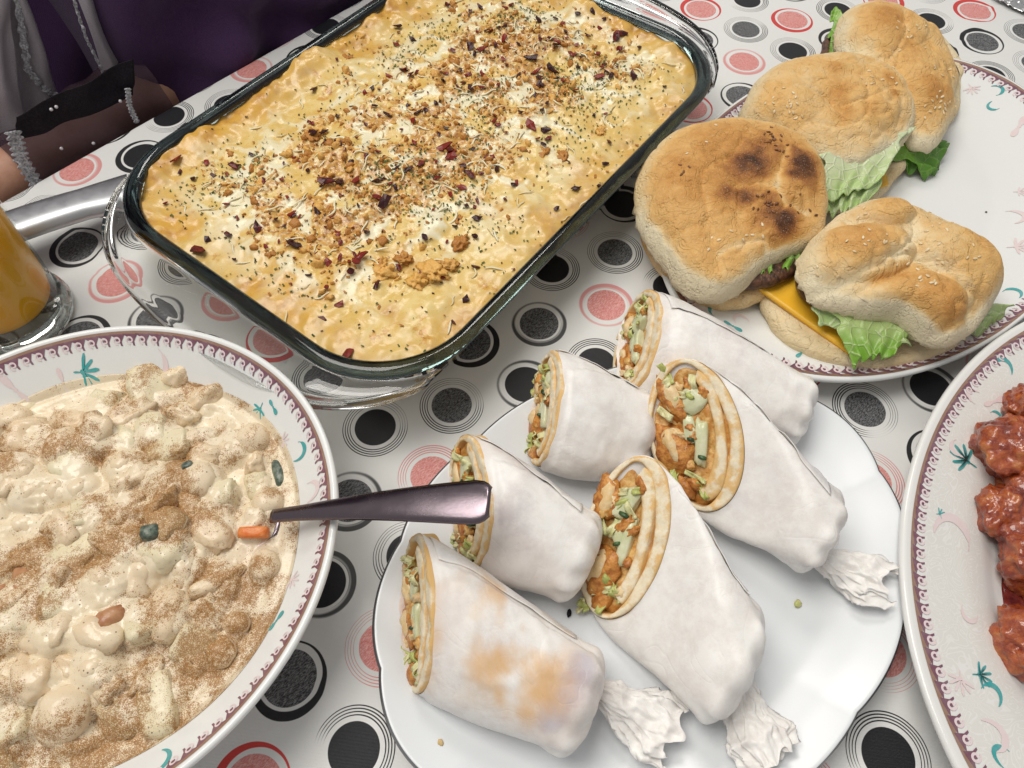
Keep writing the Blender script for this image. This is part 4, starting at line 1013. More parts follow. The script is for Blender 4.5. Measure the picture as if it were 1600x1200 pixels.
    for k in range(12):
        x, y = r.uniform(-0.66, 0.22), r.choice([r.uniform(-0.86, -0.52), r.uniform(0.10, 0.72)])
        nu_, nv_ = 10, 5; u = np.linspace(-1, 1, nu_)[:, None]; v = np.linspace(-1, 1, nv_)[None, :]; g = r.uniform(0, 6.28); l, wd = r.uniform(0.0035, 0.0065), r.uniform(0.0012, 0.0022)
        uu = u * math.cos(g) * l - v * math.sin(g) * wd; vv = u * math.sin(g) * l + v * math.cos(g) * wd
        P = fp(x, y, 0.0018) + uu[..., None] * eb * w + vv[..., None] * ea + nrm * (0.0016 * np.sin(u * 3 + k) + 0.0010 * np.sin(v * 3 + u * 4))[..., None]
        sheet('lettuce_shred', P, 0.0005, MT['lettuce_shred'], root)
    for fn in fans: paper_fan(root, *fn)
    return root

def ap(x, y, z): return at(x, y, z)
make_wrap('paper wrapped chicken wrap at the back of the plate nearest the burgers', (1012, 450, .043), (975, 612, .019), (966, 540, .010), (1033, 535, .052), (1255, 590, .032), (1222, 690, .016), .019, 1, 0.10)
make_wrap('paper wrapped chicken wrap behind the others, cut end near the baking dish', (864, 545, .043), (838, 725, .019), (832, 640, .010), (878, 640, .052), (1000, 612, .028), (965, 755, .014), .017, 2, 0.12)
make_wrap('paper wrapped chicken wrap beneath the end of the spoon handle', (730, 678, .043), (735, 885, .019), (704, 775, .010), (770, 790, .052), (925, 800, .032), (868, 930, .018), .019, 3, 0.15, 1.0)
make_wrap('chicken wrap with wide open cut end showing breaded chicken and cucumber, towards the right', (1088, 563, .058), (1094, 797, .022), (1007, 655, .036), (1158, 702, .047), (1300, 765, .038), (1235, 880, .020), .022, 4, 0.06, 0.75, big=1.22,
          fans=((ap(1278, 872, .018), ap(1372, 925, .010), .0045, .0140, 4),))
make_wrap('chicken wrap in the middle of the plate, tall cut end showing cucumber strip', (988, 702, .051), (938, 955, .015), (922, 850, .022), (1058, 850, .046), (1178, 945, .036), (1088, 1110, .017), .022, 5, 0.08, 0.75, big=1.15,
          fans=((ap(1150, 1060, .018), ap(1190, 1185, .010), .0045, .0150, 5),))
make_wrap('chicken wrap with orange grease stained paper at the near edge of the plate', (648, 835, .043), (648, 1085, .019), (634, 955, .010), (684, 955, .052), (925, 1010, .034), (868, 1165, .018), .022, 6, 1.7, 1.1,
          fans=((ap(935, 1082, .018), ap(1050, 1150, .010), .0045, .0165, 6),))
# ------------------------------------------------------------------ burgers
def smooth_outline(px, z, harm=11, near=0.0):
    ys = [y for _, y in px]; y0, y1 = min(ys), max(ys)
    P = np.array([at(x, y, z - near * (y - y0) / (y1 - y0))[:2] for x, y in px]); c = 0.5 * (P.min(0) + P.max(0)); d = P - c; th = np.arctan2(d[:, 1], d[:, 0]); r = np.hypot(*d.T)
    o = np.argsort(th); th, r = th[o], r[o]; T = np.linspace(-math.pi, math.pi, 512, endpoint=False)
    R = np.interp(T, np.concatenate([th - 2 * math.pi, th, th + 2 * math.pi]), np.tile(r, 3))
    F = np.fft.rfft(R); F[harm:] = 0; R = np.fft.irfft(F, 512)
    return c, (lambda q: np.interp((q + math.pi) % (2 * math.pi), np.linspace(0, 2 * math.pi, 513), np.append(R, R[0])))
def seg_dist(x, y, P):
    P = np.asarray(P)
    for _ in range(3):                                     # round the corners of the measured line
        if len(P) > 2: P = np.concatenate([P[:1], np.stack([.75 * P[:-1] + .25 * P[1:], .25 * P[:-1] + .75 * P[1:]], 1).reshape(-1, 2), P[-1:]])
    d = np.full(x.shape, 9.0)
    for a, b in zip(P[:-1], P[1:]):
        ab = b - a; t = np.clip(((x - a[0]) * ab[0] + (y - a[1]) * ab[1]) / (ab @ ab), 0, 1)
        d = np.minimum(d, np.hypot(x - a[0] - t * ab[0], y - a[1] - t * ab[1]))
    return d
def bun_top(parent, px, z0, hgt, seed, lobes=(), creases=(), burns=(), golds=(), pale=(), base=0.40, tilt=(0, 0), torn=0.0, seeds=(), zm=None, torn_dir=-1.3):
    """crown of a bun: outline measured at z0 + 0.4 h, domed, with lobes, creases and toasted spots"""
    zm = z0 + 0.4 * hgt if zm is None else zm
    c, rf = smooth_outline(px, zm + 0.2 * hgt, near=0.62 * hgt); nt, nr = 170, 74
    t = np.linspace(-math.pi, math.pi, nt, endpoint=False); rho = np.concatenate([np.linspace(0.012, 0.86, 48), np.linspace(0.872, 1.0, nr - 48)])
    Rm = rf(t); Rm = Rm * (1 + 0.012 * vnoise(np.stack([np.cos(t) * 5 + seed, np.sin(t) * 5, t * 0], -1), seed))
    X = c[0] + rho[:, None] * (Rm * np.cos(t)); Y = c[1] + rho[:, None] * (Rm * np.sin(t)); Q = rho[:, None] * np.ones((1, nt))
    dome = np.maximum(1 - Q ** 3.9, 0) ** 0.62
    H = hgt * dome
    q2 = lambda pts: np.array([at(x, y, zm + hgt * 0.5)[:2] for x, y in pts])
    for (x, y, rx, ry, rot, hh) in lobes:                                     # puffed lobes
        p = q2([(x, y)])[0]; sc = 0.00036; dx, dy = (X - p[0]), (Y - p[1]); g = math.radians(rot)
        uu = (dx * math.cos(g) + dy * math.sin(g)) / (rx * sc); vv = (-dx * math.sin(g) + dy * math.cos(g)) / (ry * sc * 1.1)
        H = H + hh * np.maximum(1 - (uu ** 2 + vv ** 2), 0) ** 0.6 * np.minimum(dome * 1.4, 1)
    tone = base + 0.10 * n2(X, Y, 26, 3, seed) - 0.16 * sstep(0.80, 1.0, Q) + 0.10 * sstep(0.3, 1.0, H / (hgt * 1.2)) - 0.05
    for cr in creases:
        wx, wy = 0.0022 * n2(X, Y, 90, 3, seed + 2), 0.0022 * n2(X, Y, 90, 3, seed + 12)
        d = seg_dist(X + wx, Y + wy, q2(cr[0])); w = cr[1] * (0.75 + 0.5 * n2(X, Y, 110, 2, seed + 3)) * 0.8
        H = H - cr[2] * 0.30 * np.exp(-(d / (w * 3.2)) ** 2) - cr[2] * 0.45 * np.exp(-np.abs(d / (w * 0.75)))
        tone = tone - cr[3] * np.exp(-(d / (w * 2.2)) ** 2) + (0.10 if cr[3] < 0.1 else 0.0) * np.exp(-(d / (w * 0.5)) ** 2)
    for lst, s in ((golds, 1), (burns, 1), (pale, -1)):
        for (x, y, rp, k) in lst:
            p = q2([(x, y)])[0]; d = np.hypot(X - p[0], (Y - p[1]) * 0.85) / (rp * 0.00036)
            tone = tone + s * k * np.exp(-(d * (1 + 0.35 * n2(X, Y, 130, 3, seed + 6))) ** 2.6)
    H = H + (0.0016 * n2(X, Y, 60, 3, seed + 1) + 0.0034 * n2(X, Y, 32, 2, seed + 4) - 0.0012 * np.clip(1 - np.abs(n2(X, Y, 48, 3, seed + 31)) * 6, 0, 1)) * np.minimum(1, dome * 1.5)
    rid = np.clip(1 - np.abs(n2(X + .001 * n2(X, Y, 150, 2, 5), Y, 34, 3, seed + 21)) * 13, 0, 1) * sstep(-.05, .25, n2(X, Y, 20, 2, seed + 22))
    H = H - 0.0011 * rid; tone = tone - 0.05 * rid
    z = z0 + H
    # torn pale hem on the chosen side
    side = np.cos(t - torn_dir)[None, :] * np.ones_like(Q)
    tone = tone - torn * sstep(0.15, 0.7, side) * sstep(0.86, 0.97, Q + 0.03 * n2(X, Y, 150, 3, seed + 7))
    P = np.stack([X, Y, z], -1)
    # underside
    und, ut = [], []
    for k, (q, dz) in enumerate(((0.995, -0.0018), (0.965, -0.0034), (0.90, -0.0040), (0.70, -0.0020), (0.35, 0.0), (0.02, 0.001))):
        jag = 1 + 0.035 * vnoise(np.stack([np.cos(t) * 22, np.sin(t) * 22, np.full(nt, k + seed)], -1), seed)
        und.append(np.stack([c[0] + q * jag * Rm * np.cos(t), c[1] + q * jag * Rm * np.sin(t), z0 + dz + 0.0018 * vnoise(np.stack([np.cos(t) * 16, np.sin(t) * 16, np.full(nt, k + 9.0)], -1), seed)], -1)); ut.append(np.full(nt, 0.0 + 0.12 * (torn < 0.2)))
    P = np.concatenate([P, np.array(und)]); tone = np.concatenate([tone, np.array(ut)])
    piv = np.array([c[0], c[1], z0]); M = rotm(math.radians(tilt[0]), math.radians(tilt[1]), 0)
    P = (P - piv) @ M.T + piv
    V, f = rings(P, True, True); tv = np.concatenate([tone.ravel(), [tone[0, 0], 0.05]])
    o = recalc(mk('bun_top', V, f, MT['bun'], parent, attrs={'tone': np.clip(tv, 0, 1)}))
    # seeds
    r = np.random.default_rng(seed + 50); top = P[:nr]; nn = normals_grid(top); nn = np.where(nn[..., 2:3] < 0, -nn, nn)
    proj = (top - np.array([0, 0, CAM_H])); zz = proj @ _fw; sx = 800 + 1088 * (proj @ _rt) / zz; sy = 600 - 1088 * (proj @ _up) / zz
    for (x, y, spread, n, dark) in seeds:
        for _ in range(n):
            tx, ty = x + r.normal(0, spread), y + r.normal(0, spread * 0.7); d = (sx - tx) ** 2 + (sy - ty) ** 2 + 1e5 * (nn @ _fw > -0.1); k = np.unravel_index(np.argmin(d), d.shape)
            if d[k] > 60: continue
            nv_ = nn[k]; a = np.cross(nv_, [math.cos(r.uniform(0, 6.28)), math.sin(r.uniform(0, 6.28)), 0.1]); a /= np.linalg.norm(a); bb = np.cross(nv_, a); s = r.uniform(0.00115, 0.0015)
            inst('sesame_seed', SEED_D if dark else SEED_L, o, top[k] + nv_ * s * 0.22, np.stack([a, bb, nv_], 1), (s, s * 0.62, s * 0.34))
    return o
sv, sf = ico(2); sv = sv.copy(); sv[:, 1] *= 1 - 0.35 * (sv[:, 0] * 0.5 + 0.5)
SEED_L = base_mesh('sesame_seed', sv, sf, MT['sesame']); SEED_D = base_mesh('sesame_seed', sv, sf, MT['sesame_dark'])
def disc(nm, parent, px, zlo, zhi, mat, seed, tone=0.18, rough=0.0012, harm=9, tonevar=0.15, tilt=(0, 0), edge_r=0.5, jag=0.012):
    """a flat round thing (bun base, patty): outline measured at its mid height"""
    c, rf = smooth_outline(px, (zlo + zhi) / 2, harm); nt = 150; t = np.linspace(-math.pi, math.pi, nt, endpoint=False); Rm = rf(t) * (1 + jag * vnoise(np.stack([np.cos(t) * 9, np.sin(t) * 9, t * 0 + seed], -1), seed))
    h = zhi - zlo; prof = [(0.02, zhi)] + [(q, zhi) for q in (0.3, 0.6, 0.8, 0.9)] + [(0.955, zhi - 0.06 * h), (0.985, zhi - 0.2 * h), (1.0, zhi - 0.45 * h), (0.99, zlo + 0.28 * h), (0.955, zlo + 0.1 * h), (0.88, zlo), (0.5, zlo), (0.02, zlo)]
    R = np.array([np.stack([c[0] + q * Rm * np.cos(t), c[1] + q * Rm * np.sin(t), np.full(nt, z)], -1) for q, z in prof])
    n = fbm(R * 90 + seed, 3, seed); cen = np.array([c[0], c[1], (zlo + zhi) / 2]); R = R + (R - cen) / np.linalg.norm(R - cen, axis=-1, keepdims=True) * (rough * n)[..., None]
    M = rotm(math.radians(tilt[0]), math.radians(tilt[1]), 0); R = (R - cen) @ M.T + cen
    V, f = rings(R); tv = tone + tonevar * fbm(V * 45, 3, seed + 3)
    return recalc(mk(nm, V, f, mat, parent, attrs={'tone': np.clip(tv, 0, 1)}))
def leaf(parent, pts, seed, mat='lettuce', ruffle=0.004, thick=0.0006, n=(44, 26), freq=70):
    """lettuce leaf over four measured corners (each x, y, z), ruffled towards its free edge (third and fourth corner)"""
    c = [at(*p) for p in pts]; P = bilin(c[0], c[1], c[2], c[3], *n); u = np.linspace(0, 1, n[0])[:, None]; v = np.linspace(0, 1, n[1])[None, :]
    jag = 0.10 * vnoise(np.stack([np.linspace(0, 9, n[0]), np.zeros(n[0]) + seed, np.zeros(n[0])], -1), seed)
    P = P + (P[:, -1:] - P[:, :1]) * (jag[:, None] * v ** 2)[..., None] + (P[-1:, :] - P[:1, :]) * (0.07 * vnoise(np.stack([np.linspace(0, 5, n[1]), np.zeros(n[1]) + seed, np.ones(n[1])], -1), seed + 1))[None, :, None] * (2 * u - 1)[..., None] ** 3
    w = ruffle * v ** 1.4 * np.sin(u * 23 + 3 * vnoise(np.stack([u * 3 + 0 * v, v * 2 + 0 * u, 0 * u * v + seed], -1), seed)) + ruffle * 0.8 * n2(P[..., 0], P[..., 1], freq, 3, seed)
    P[..., 2] += w; P[..., 1] += 0.4 * w
    e = v * np.ones_like(u)
    return sheet('lettuce_leaf', P, thick, MT[mat], parent, {'edge': e})
def cheese(parent, pts, droop=0.0, thick=0.0026):
    c = [at(*p) for p in pts]; P = bilin(*c, 24, 24); u = np.linspace(-1, 1, 24)[:, None]; v = np.linspace(0, 1, 24)[None, :]
    P[..., 2] += 0.0006 * n2(P[..., 0], P[..., 1], 60, 2, 3) - droop * v ** 2
    return sheet('cheese_slice', P, thick, MT['cheddar'], parent)
BG = 'burgers on the oval platter'

# back burger
o = thing('burger', (*at(1400, 130, .02)[:2], 0.0065), 'burger with sesame bun farthest back on the platter, lettuce at both sides', 'burger', BG)
disc('bun_base', o, [(1290, 95), (1310, 45), (1350, 20), (1420, 25), (1475, 70), (1495, 140), (1480, 195), (1430, 220), (1360, 200), (1305, 150)], .0075, .020, MT['bun'], 31)
disc('patty', o, [(1283, 85), (1305, 45), (1350, 25), (1420, 35), (1470, 80), (1485, 150), (1470, 205), (1420, 225), (1360, 200), (1300, 150)], .0205, .029, MT['patty'], 32)
leaf(o, [(1330, 20, .036), (1330, 90, .034), (1293, 90, .030), (1300, 18, .034)], 33, 'lettuce', .003)
leaf(o, [(1385, 240, .026), (1455, 200, .028), (1482, 222, .016), (1455, 275, .010)], 34, 'lettuce_dark', .004)
leaf(o, [(1380, 225, .026), (1440, 190, .030), (1470, 262, .011), (1395, 268, .013)], 35, 'lettuce_dark', .004)
bun_top(o, [(1305, 62), (1318, 18), (1350, 2), (1402, 8), (1458, 36), (1488, 78), (1497, 140), (1488, 190), (1462, 226), (1425, 215), (1390, 175), (1360, 130), (1315, 90)], .0345, .0180, 36,
        lobes=((1375, 45, 90, 70, 10, .005), (1450, 110, 60, 80, 0, .004)), creases=(([(1398, 20), (1405, 62), (1388, 90)], .0012, .003, .1), ([(1440, 110), (1475, 122), (1497, 118)], .0012, .002, .06)),
        golds=((1375, 45, 38, .14), (1460, 130, 30, .16), (1420, 80, 25, .1)), pale=((1335, 80, 40, .16), (1320, 40, 20, .15)), base=.42, tilt=(6, 4), torn=.25, torn_dir=-2.4, seeds=((1470, 170, 16, 22, 0), (1440, 60, 25, 12, 0), (1480, 110, 12, 6, 0)))
# middle burger
o = thing('burger', (*at(1300, 190, .02)[:2], 0.0065), 'burger with smooth golden bun and pale lettuce, second from the back of the platter', 'burger', BG)
disc('bun_base', o, [(1175, 215), (1200, 150), (1280, 120), (1380, 150), (1410, 220), (1390, 290), (1330, 330), (1250, 320), (1195, 270)], .0075, .0195, MT['bun'], 41)
cheese(o, [(1300, 250, .022), (1370, 230, .022), (1388, 288, .0195), (1325, 315, .0195)], .001)
disc('patty', o, [(1180, 190), (1210, 135), (1285, 105), (1370, 135), (1398, 205), (1378, 262), (1315, 270), (1250, 265), (1200, 240)], .0225, .0315, MT['patty'], 42)
leaf(o, [(1270, 232, .0400), (1425, 200, .0400), (1352, 322, .027), (1286, 345, .019)], 43, 'lettuce_pale', .0018)
leaf(o, [(1285, 240, .0415), (1415, 205, .0415), (1378, 282, .034), (1296, 318, .028)], 44, 'lettuce_pale', .0012)
bun_top(o, [(1160, 172), (1176, 130), (1215, 97), (1270, 83), (1340, 86), (1400, 106), (1432, 150), (1428, 200), (1395, 232), (1352, 255), (1312, 260), (1262, 240), (1205, 213), (1168, 195)], .0375, .0185, 46,
        lobes=((1230, 150, 70, 50, 0, .003), (1360, 150, 60, 60, 0, .003)), creases=(([(1225, 135), (1275, 140), (1330, 165), (1395, 130)], .0013, .0028, .06), ([(1270, 178), (1320, 185), (1360, 175), (1350, 130)], .0011, .0025, .05), ([(1240, 205), (1300, 222), (1360, 240)], .001, .002, .04), ([(1350, 215), (1355, 250)], .001, .002, .05)),
        golds=((1310, 145, 22, .20), (1320, 170, 20, .18), (1360, 165, 18, .16), (1300, 108, 18, .16), (1398, 142, 11, .26), (1390, 120, 14, .2), (1210, 150, 40, .06)), pale=((1330, 245, 50, .12), (1400, 205, 25, .12)), base=.385, tilt=(7, 0), torn=.22, torn_dir=-0.6, seeds=((1220, 160, 14, 12, 0), (1245, 190, 10, 5, 0), (1385, 125, 18, 10, 0)))
# scorched burger
o = thing('burger', (*at(1140, 340, .02)[:2], 0.0065), 'burger with dark scorched patches and brown seeds on its bun, leftmost on the platter', 'burger', BG)
disc('bun_base', o, [(1003, 335), (1015, 400), (1050, 445), (1100, 478), (1150, 482), (1200, 462), (1250, 420), (1270, 360), (1250, 290), (1180, 250), (1080, 260), (1020, 290)], .012, .026, MT['bun'], 51, .34, tonevar=.25)
leaf(o, [(1060, 390, .034), (1040, 350, .034), (1018, 365, .028), (1032, 395, .026)], 53, 'lettuce_pale', .002)
leaf(o, [(1110, 425, .034), (1075, 415, .034), (1048, 450, .020), (1092, 458, .020)], 54, 'lettuce', .002)
disc('patty', o, [(1030, 330), (1050, 390), (1100, 430), (1160, 450), (1225, 440), (1265, 400), (1275, 350), (1250, 290), (1180, 260), (1080, 270)], .027, .0365, MT['patty'], 52)
leaf(o, [(1180, 385, .040), (1265, 365, .040), (1252, 420, .035), (1186, 436, .034)], 55, 'lettuce', .003)
bun_top(o, [(995, 302), (1004, 250), (1040, 208), (1100, 188), (1165, 186), (1225, 196), (1270, 226), (1290, 275), (1293, 330), (1283, 372), (1242, 388), (1198, 408), (1168, 440), (1126, 462), (1092, 454), (1062, 430), (1040, 396), (1010, 358)], .042, .0200, 56,
        lobes=((1080, 290, 80, 90, 0, .003), (1215, 270, 70, 60, 20, .0025), (1130, 395, 60, 40, 0, .003), (1240, 345, 45, 40, 0, .002)),
        creases=(([(1158, 225), (1140, 250), (1096, 262), (1100, 305), (1121, 367), (1132, 400)], .0013, .0030, .06), ([(1158, 225), (1175, 193)], .0012, .0026, .04), ([(1055, 348), (1090, 338), (1104, 340)], .001, .0022, .04), ([(1228, 235), (1214, 285), (1222, 310), (1265, 318)], .0020, .0030, .24), ([(1132, 375), (1200, 350), (1210, 372)], .0016, .0026, .16), ([(1150, 285), (1190, 283), (1215, 290)], .0016, .0022, .12)),
        golds=((1130, 230, 60, .10), (1200, 240, 45, .20), (1060, 270, 40, .06), (1110, 300, 40, .06), (1075, 395, 30, .04)), burns=((1258, 262, 33, .42), (1175, 262, 28, .24), (1148, 262, 20, .12), (1138, 296, 17, .22), (1168, 300, 19, .32), (1228, 335, 28, .44), (1205, 300, 14, .22), (1190, 335, 16, .12), (1200, 320, 14, .18)),
        pale=((1195, 395, 26, .18), (1045, 380, 24, .18), (1080, 440, 40, .12), (1030, 345, 18, .15)), base=.49, tilt=(8, -3), torn=.42, torn_dir=-1.9,
        seeds=((1208, 210, 14, 9, 1), (1215, 228, 9, 7, 1), (1075, 262, 6, 4, 1), (1190, 312, 12, 6, 1), (1215, 315, 16, 9, 1), (1195, 325, 10, 4, 1), (1230, 240, 8, 3, 1), (1265, 335, 8, 3, 1), (1080, 230, 30, 4, 0), (1120, 380, 26, 5, 0), (1180, 370, 16, 4, 0)))
# front burger
o = thing('burger', (*at(1390, 470, .015)[:2], 0.0065), 'burger with puffy lobed bun and sagging cheese slice at the front of the platter', 'burger', BG)
disc('bun_base', o, [(1186, 465), (1200, 505), (1240, 545), (1300, 570), (1370, 578), (1430, 568), (1490, 545), (1520, 500), (1500, 440), (1420, 400), (1300, 395), (1215, 420)], .0095, .023, MT['bun'], 61, .20, tonevar=.12)
cheese(o, [(1290, 370, .0275), (1166, 438, .0265), (1338, 562, .0235), (1450, 480, .0275)], .0)
disc('patty', o, [(1240, 435), (1255, 462), (1300, 492), (1370, 512), (1425, 524), (1480, 500), (1480, 440), (1420, 400), (1320, 390), (1260, 410)], .0285, .0375, MT['patty'], 62)
leaf(o, [(1262, 450, .0415), (1412, 462, .0415), (1424, 535, .0345), (1278, 508, .0335)], 63, 'lettuce_pale', .0022)
leaf(o, [(1300, 482, .0405), (1428, 495, .0405), (1400, 556, .032), (1332, 572, .0275)], 64, 'lettuce', .0026)
leaf(o, [(1480, 500, .034), (1530, 470, .034), (1580, 480, .024), (1528, 522, .022)], 65, 'lettuce_pale', .0035)
bun_top(o, [(1246, 420), (1256, 388), (1290, 355), (1330, 322), (1376, 303), (1422, 318), (1470, 335), (1530, 358), (1570, 398), (1577, 432), (1558, 470), (1540, 500), (1512, 520), (1482, 537), (1442, 524), (1418, 503), (1385, 493), (1338, 488), (1296, 480), (1262, 456)], .0430, .0160, 66,
        lobes=((1335, 392, 95, 50, 8, .010), (1435, 462, 100, 44, 12, .009), (1512, 400, 85, 55, -32, .009), (1375, 330, 55, 32, 10, .007)),
        creases=(([(1265, 445), (1330, 432), (1390, 405), (1425, 370), (1420, 350)], .0026, .005, .20), ([(1390, 405), (1440, 400), (1490, 430), (1535, 480)], .0024, .0045, .16), ([(1330, 345), (1380, 352), (1425, 368)], .002, .004, .16)),
        golds=((1330, 385, 50, .14), (1440, 450, 60, .18), (1500, 480, 34, .12), (1530, 385, 40, .10), (1375, 325, 20, .06)), pale=((1300, 470, 50, .16), (1390, 485, 40, .10), (1440, 395, 40, .10)), base=.36, tilt=(6, 3), torn=.5, torn_dir=-1.6,
        seeds=((1360, 372, 18, 8, 0), (1470, 360, 20, 10, 0), (1440, 405, 18, 10, 0), (1450, 445, 14, 8, 0), (1350, 330, 14, 4, 0), (1530, 400, 14, 4, 0), (1290, 420, 20, 4, 0)))
# ------------------------------------------------------------------ creamy salad in the bowl
salad = thing('creamy_salad', (*BOWL.c, 0.008), 'creamy chicken and potato salad dusted with brown spice filling the bowl', 'salad')
def salad_h(x, y):
    f = BOWL.f(x, y); m = sstep(0.80, 0.30, f)
    return 0.0325 + 0.0080 * m + m * (0.0030 * n2(x, y, 34, 3, 101) + 0.0022 * n2(x, y, 80, 3, 102))
_CH = []
def salad_spots():
    r = np.random.default_rng(23); out = []
    while len(out) < 115:
        x = BOWL.c[0] + r.uniform(-.12, .12); y = BOWL.c[1] + r.uniform(-.12, .12); f = float(BOWL.f(x, y))
        if f > 0.735: continue
        if all((x - a) ** 2 + (y - b) ** 2 > 0.0100 ** 2 for a, b in out): out.append((x, y))
    return out, r
spots, r = salad_spots()
named = [('chickpea', 420, 789, 'chunk_cream', (.0078, .0074, .0072), .12, 0), ('mushroom', 398, 690, 'chunk_cream', (.0095, .0085, .0080), .12, 0), ('potato_slice', 240, 610, 'potato', (.017, .013, .006), .15, .5), ('chicken_chunk', 283, 592, 'chicken_pink', (.009, .007, .007), .4, 0),
         ('chicken_chunk', 322, 625, 'chicken_pink', (.011, .006, .006), .35, 0), ('mushroom', 105, 705, 'chunk_cream', (.012, .009, .009), .15, 0), ('chicken_chunk', 110, 660, 'chicken_pink', (.007, .011, .006), .3, 0), ('chickpea', 312, 755, 'chunk_cream', (.011, .010, .009), .15, 0),
         ('potato_slice', 265, 700, 'potato', (.013, .010, .005), .12, .6), ('chicken_chunk', 325, 718, 'chicken_pink', (.010, .007, .007), .3, 0), ('chicken_chunk', 265, 960, 'chicken_pink', (.012, .008, .008), .35, 0), ('chickpea', 370, 975, 'chunk_cream', (.0065, .0055, .005), .15, 0), ('chickpea', 415, 885, 'chunk_cream', (.0078, .0072, .006), .12, 0),
         ('chicken_chunk', 340, 910, 'chicken_pink', (.013, .005, .005), .3, 0), ('potato_slice', 250, 1100, 'potato', (.016, .009, .006), .10, .5), ('mushroom', 105, 1115, 'chunk_cream', (.012, .011, .010), .15, 0), ('chicken_chunk', 40, 930, 'chicken_pink', (.014, .008, .007), .35, 0), ('potato_slice', 130, 860, 'potato', (.015, .011, .006), .15, .4), ('potato_slice', 305, 1010, 'potato', (.010, .010, .005), .1, .7), ('chickpea', 345, 1020, 'chunk_cream', (.008, .007, .006), .15, 0),
         ('potato_slice', 35, 625, 'potato', (.012, .008, .005), .12, .4), ('mushroom', 20, 660, 'chunk_cream', (.011, .009, .008), .15, 0), ('chicken_chunk', 60, 1060, 'chicken_pink', (.012, .008, .008), .35, 0), ('chicken_chunk', 330, 830, 'chicken_pink', (.013, .008, .006), .35, 0)]
NP = [on_surf(x, y, salad_h, .038) for _, x, y, *_ in named]
spots = [(x, y) for x, y in spots if all((x - q[0]) ** 2 + (y - q[1]) ** 2 > .011 ** 2 for q in NP)]
allc = [(q[0], q[1], max(n[4][:2])) for q, n in zip(NP, named)] + [(x, y, .007) for x, y in spots]
LUMPS = []
for (nm, x, y, mt, rad, amp, box), q in zip(named, NP): LUMPS.append((q[0], q[1], q[2] + rad[2] * .25, rad[0] * .5 + rad[1] * .5, rad[2]))
r_ = np.random.default_rng(99); SPOT = []
for (x, y) in spots:
    kd = int(r_.integers(0, 4)); sz = r_.uniform(.0060, .0122); z = float(salad_h(np.array(x), np.array(y))) + sz * r_.uniform(-.15, .30)
    SPOT.append((kd, sz, z)); LUMPS.append((x, y, z, sz * 1.05, sz * .8))
def sauce_h(x, y):
    """sauce draped over the pieces: they only break through it here and there"""
    h = salad_h(x, y) + 0.0016 * n2(x, y, 120, 4, 133); K = 1300.0; acc = np.exp(K * (h - .04))
    wob = 0.0034 * n2(x, y, 110, 3, 131)
    for cx, cy, cz, ra, rz in LUMPS:
        d2 = ((x - cx + wob) ** 2 + (y - cy - wob) ** 2) / (ra * 1.12) ** 2
        acc = acc + np.where(d2 < 1, np.exp(K * (cz + rz * np.sqrt(np.maximum(1 - d2, 0)) - 0.0020 - .04)), 0)
    return .04 + np.log(acc) / K + 0.0006 * n2(x, y, 210, 3, 134)
nr_, nt_ = 190, 300; t = np.linspace(0, 2 * math.pi, nt_, endpoint=False); R = []
for q in np.linspace(0.005, 0.845, nr_):
    qq = q * (1 + 0.012 * np.sin(t * 5) * sstep(.6, .83, q)); xy = BOWL.pt(t, qq); z = np.maximum(sauce_h(xy[:, 0], xy[:, 1]), 0)
    zb = BOWL.zf(xy[:, 0], xy[:, 1])
    lev = 0.0345 + 0.0004 * np.sin(t * 7)
    z = np.maximum(z * (1 - sstep(.74, .80, q)) + sstep(.74, .80, q) * lev, zb + 0.0003); R.append(np.concatenate([xy, z[:, None]], 1))
R.append(np.concatenate([BOWL.pt(t, .80), (BOWL.zf(*BOWL.pt(t, .80).T) + 0.0001)[:, None]], 1))
V, f = rings(np.array(R), True, True); mk('cream_sauce', V, f, MT['sauce_cream'], salad)
for k, ((nm, x, y, mt, rad, amp, box), q) in enumerate(zip(named, NP)):
    lump(nm, [q[0], q[1], q[2] + rad[2] * .25], rad, MT[mt], salad, (RNG.uniform(-.35, .35), RNG.uniform(-.35, .35), RNG.uniform(0, 6)), amp, 1.4, 200 + k, 4, box)
kinds = [('chicken_chunk', 'chicken_pink', (1.35, .75, .75), .55, .35), ('potato_piece', 'potato', (1.2, .95, .58), .2, .7), ('chickpea', 'chunk_cream', (.75, .7, .66), .14, 0), ('mushroom', 'chunk_cream', (1.15, .8, .7), .4, .25)]
for k, (x, y) in enumerate(spots):
    kd, sz, z = SPOT[k]; nm, mt, rad, amp, box = kinds[kd]
    lump(nm, [x, y, z], [sz * v for v in rad], MT[mt], salad, (r.uniform(-.5, .5), r.uniform(-.5, .5), r.uniform(0, 6)), amp * 1.5, 1.9, 300 + k, 3, box, oct=4)
q = on_surf(397, 833, sauce_h, .04); lump('carrot_slice', q + [0, 0, .0006], (.0085, .0032, .0042), MT['carrot'], salad, (0.2, 0, 0.02), .06, 1, 5, 3, .8)
q = on_surf(235, 832, sauce_h, .04); lump('pickle_piece', q + [0, 0, .0004], (.0050, .0042, .0035), MT['olive'], salad, (0, .3, .3), .2, 1.5, 6, 3, .3)
q = on_surf(436, 740, sauce_h, .036); lump('pickle_piece', q + [0, 0, .0002], (.0032, .0085, .0030), MT['olive'], salad, (0, 0, .35), .2, 1.5, 8, 3, .3)
q = on_surf(293, 728, sauce_h, .04); lump('pickle_piece', q + [0, 0, .0004], (.0030, .0024, .002), MT['olive'], salad, (0, 0, .35), .2, 1.5, 9, 3, .3)
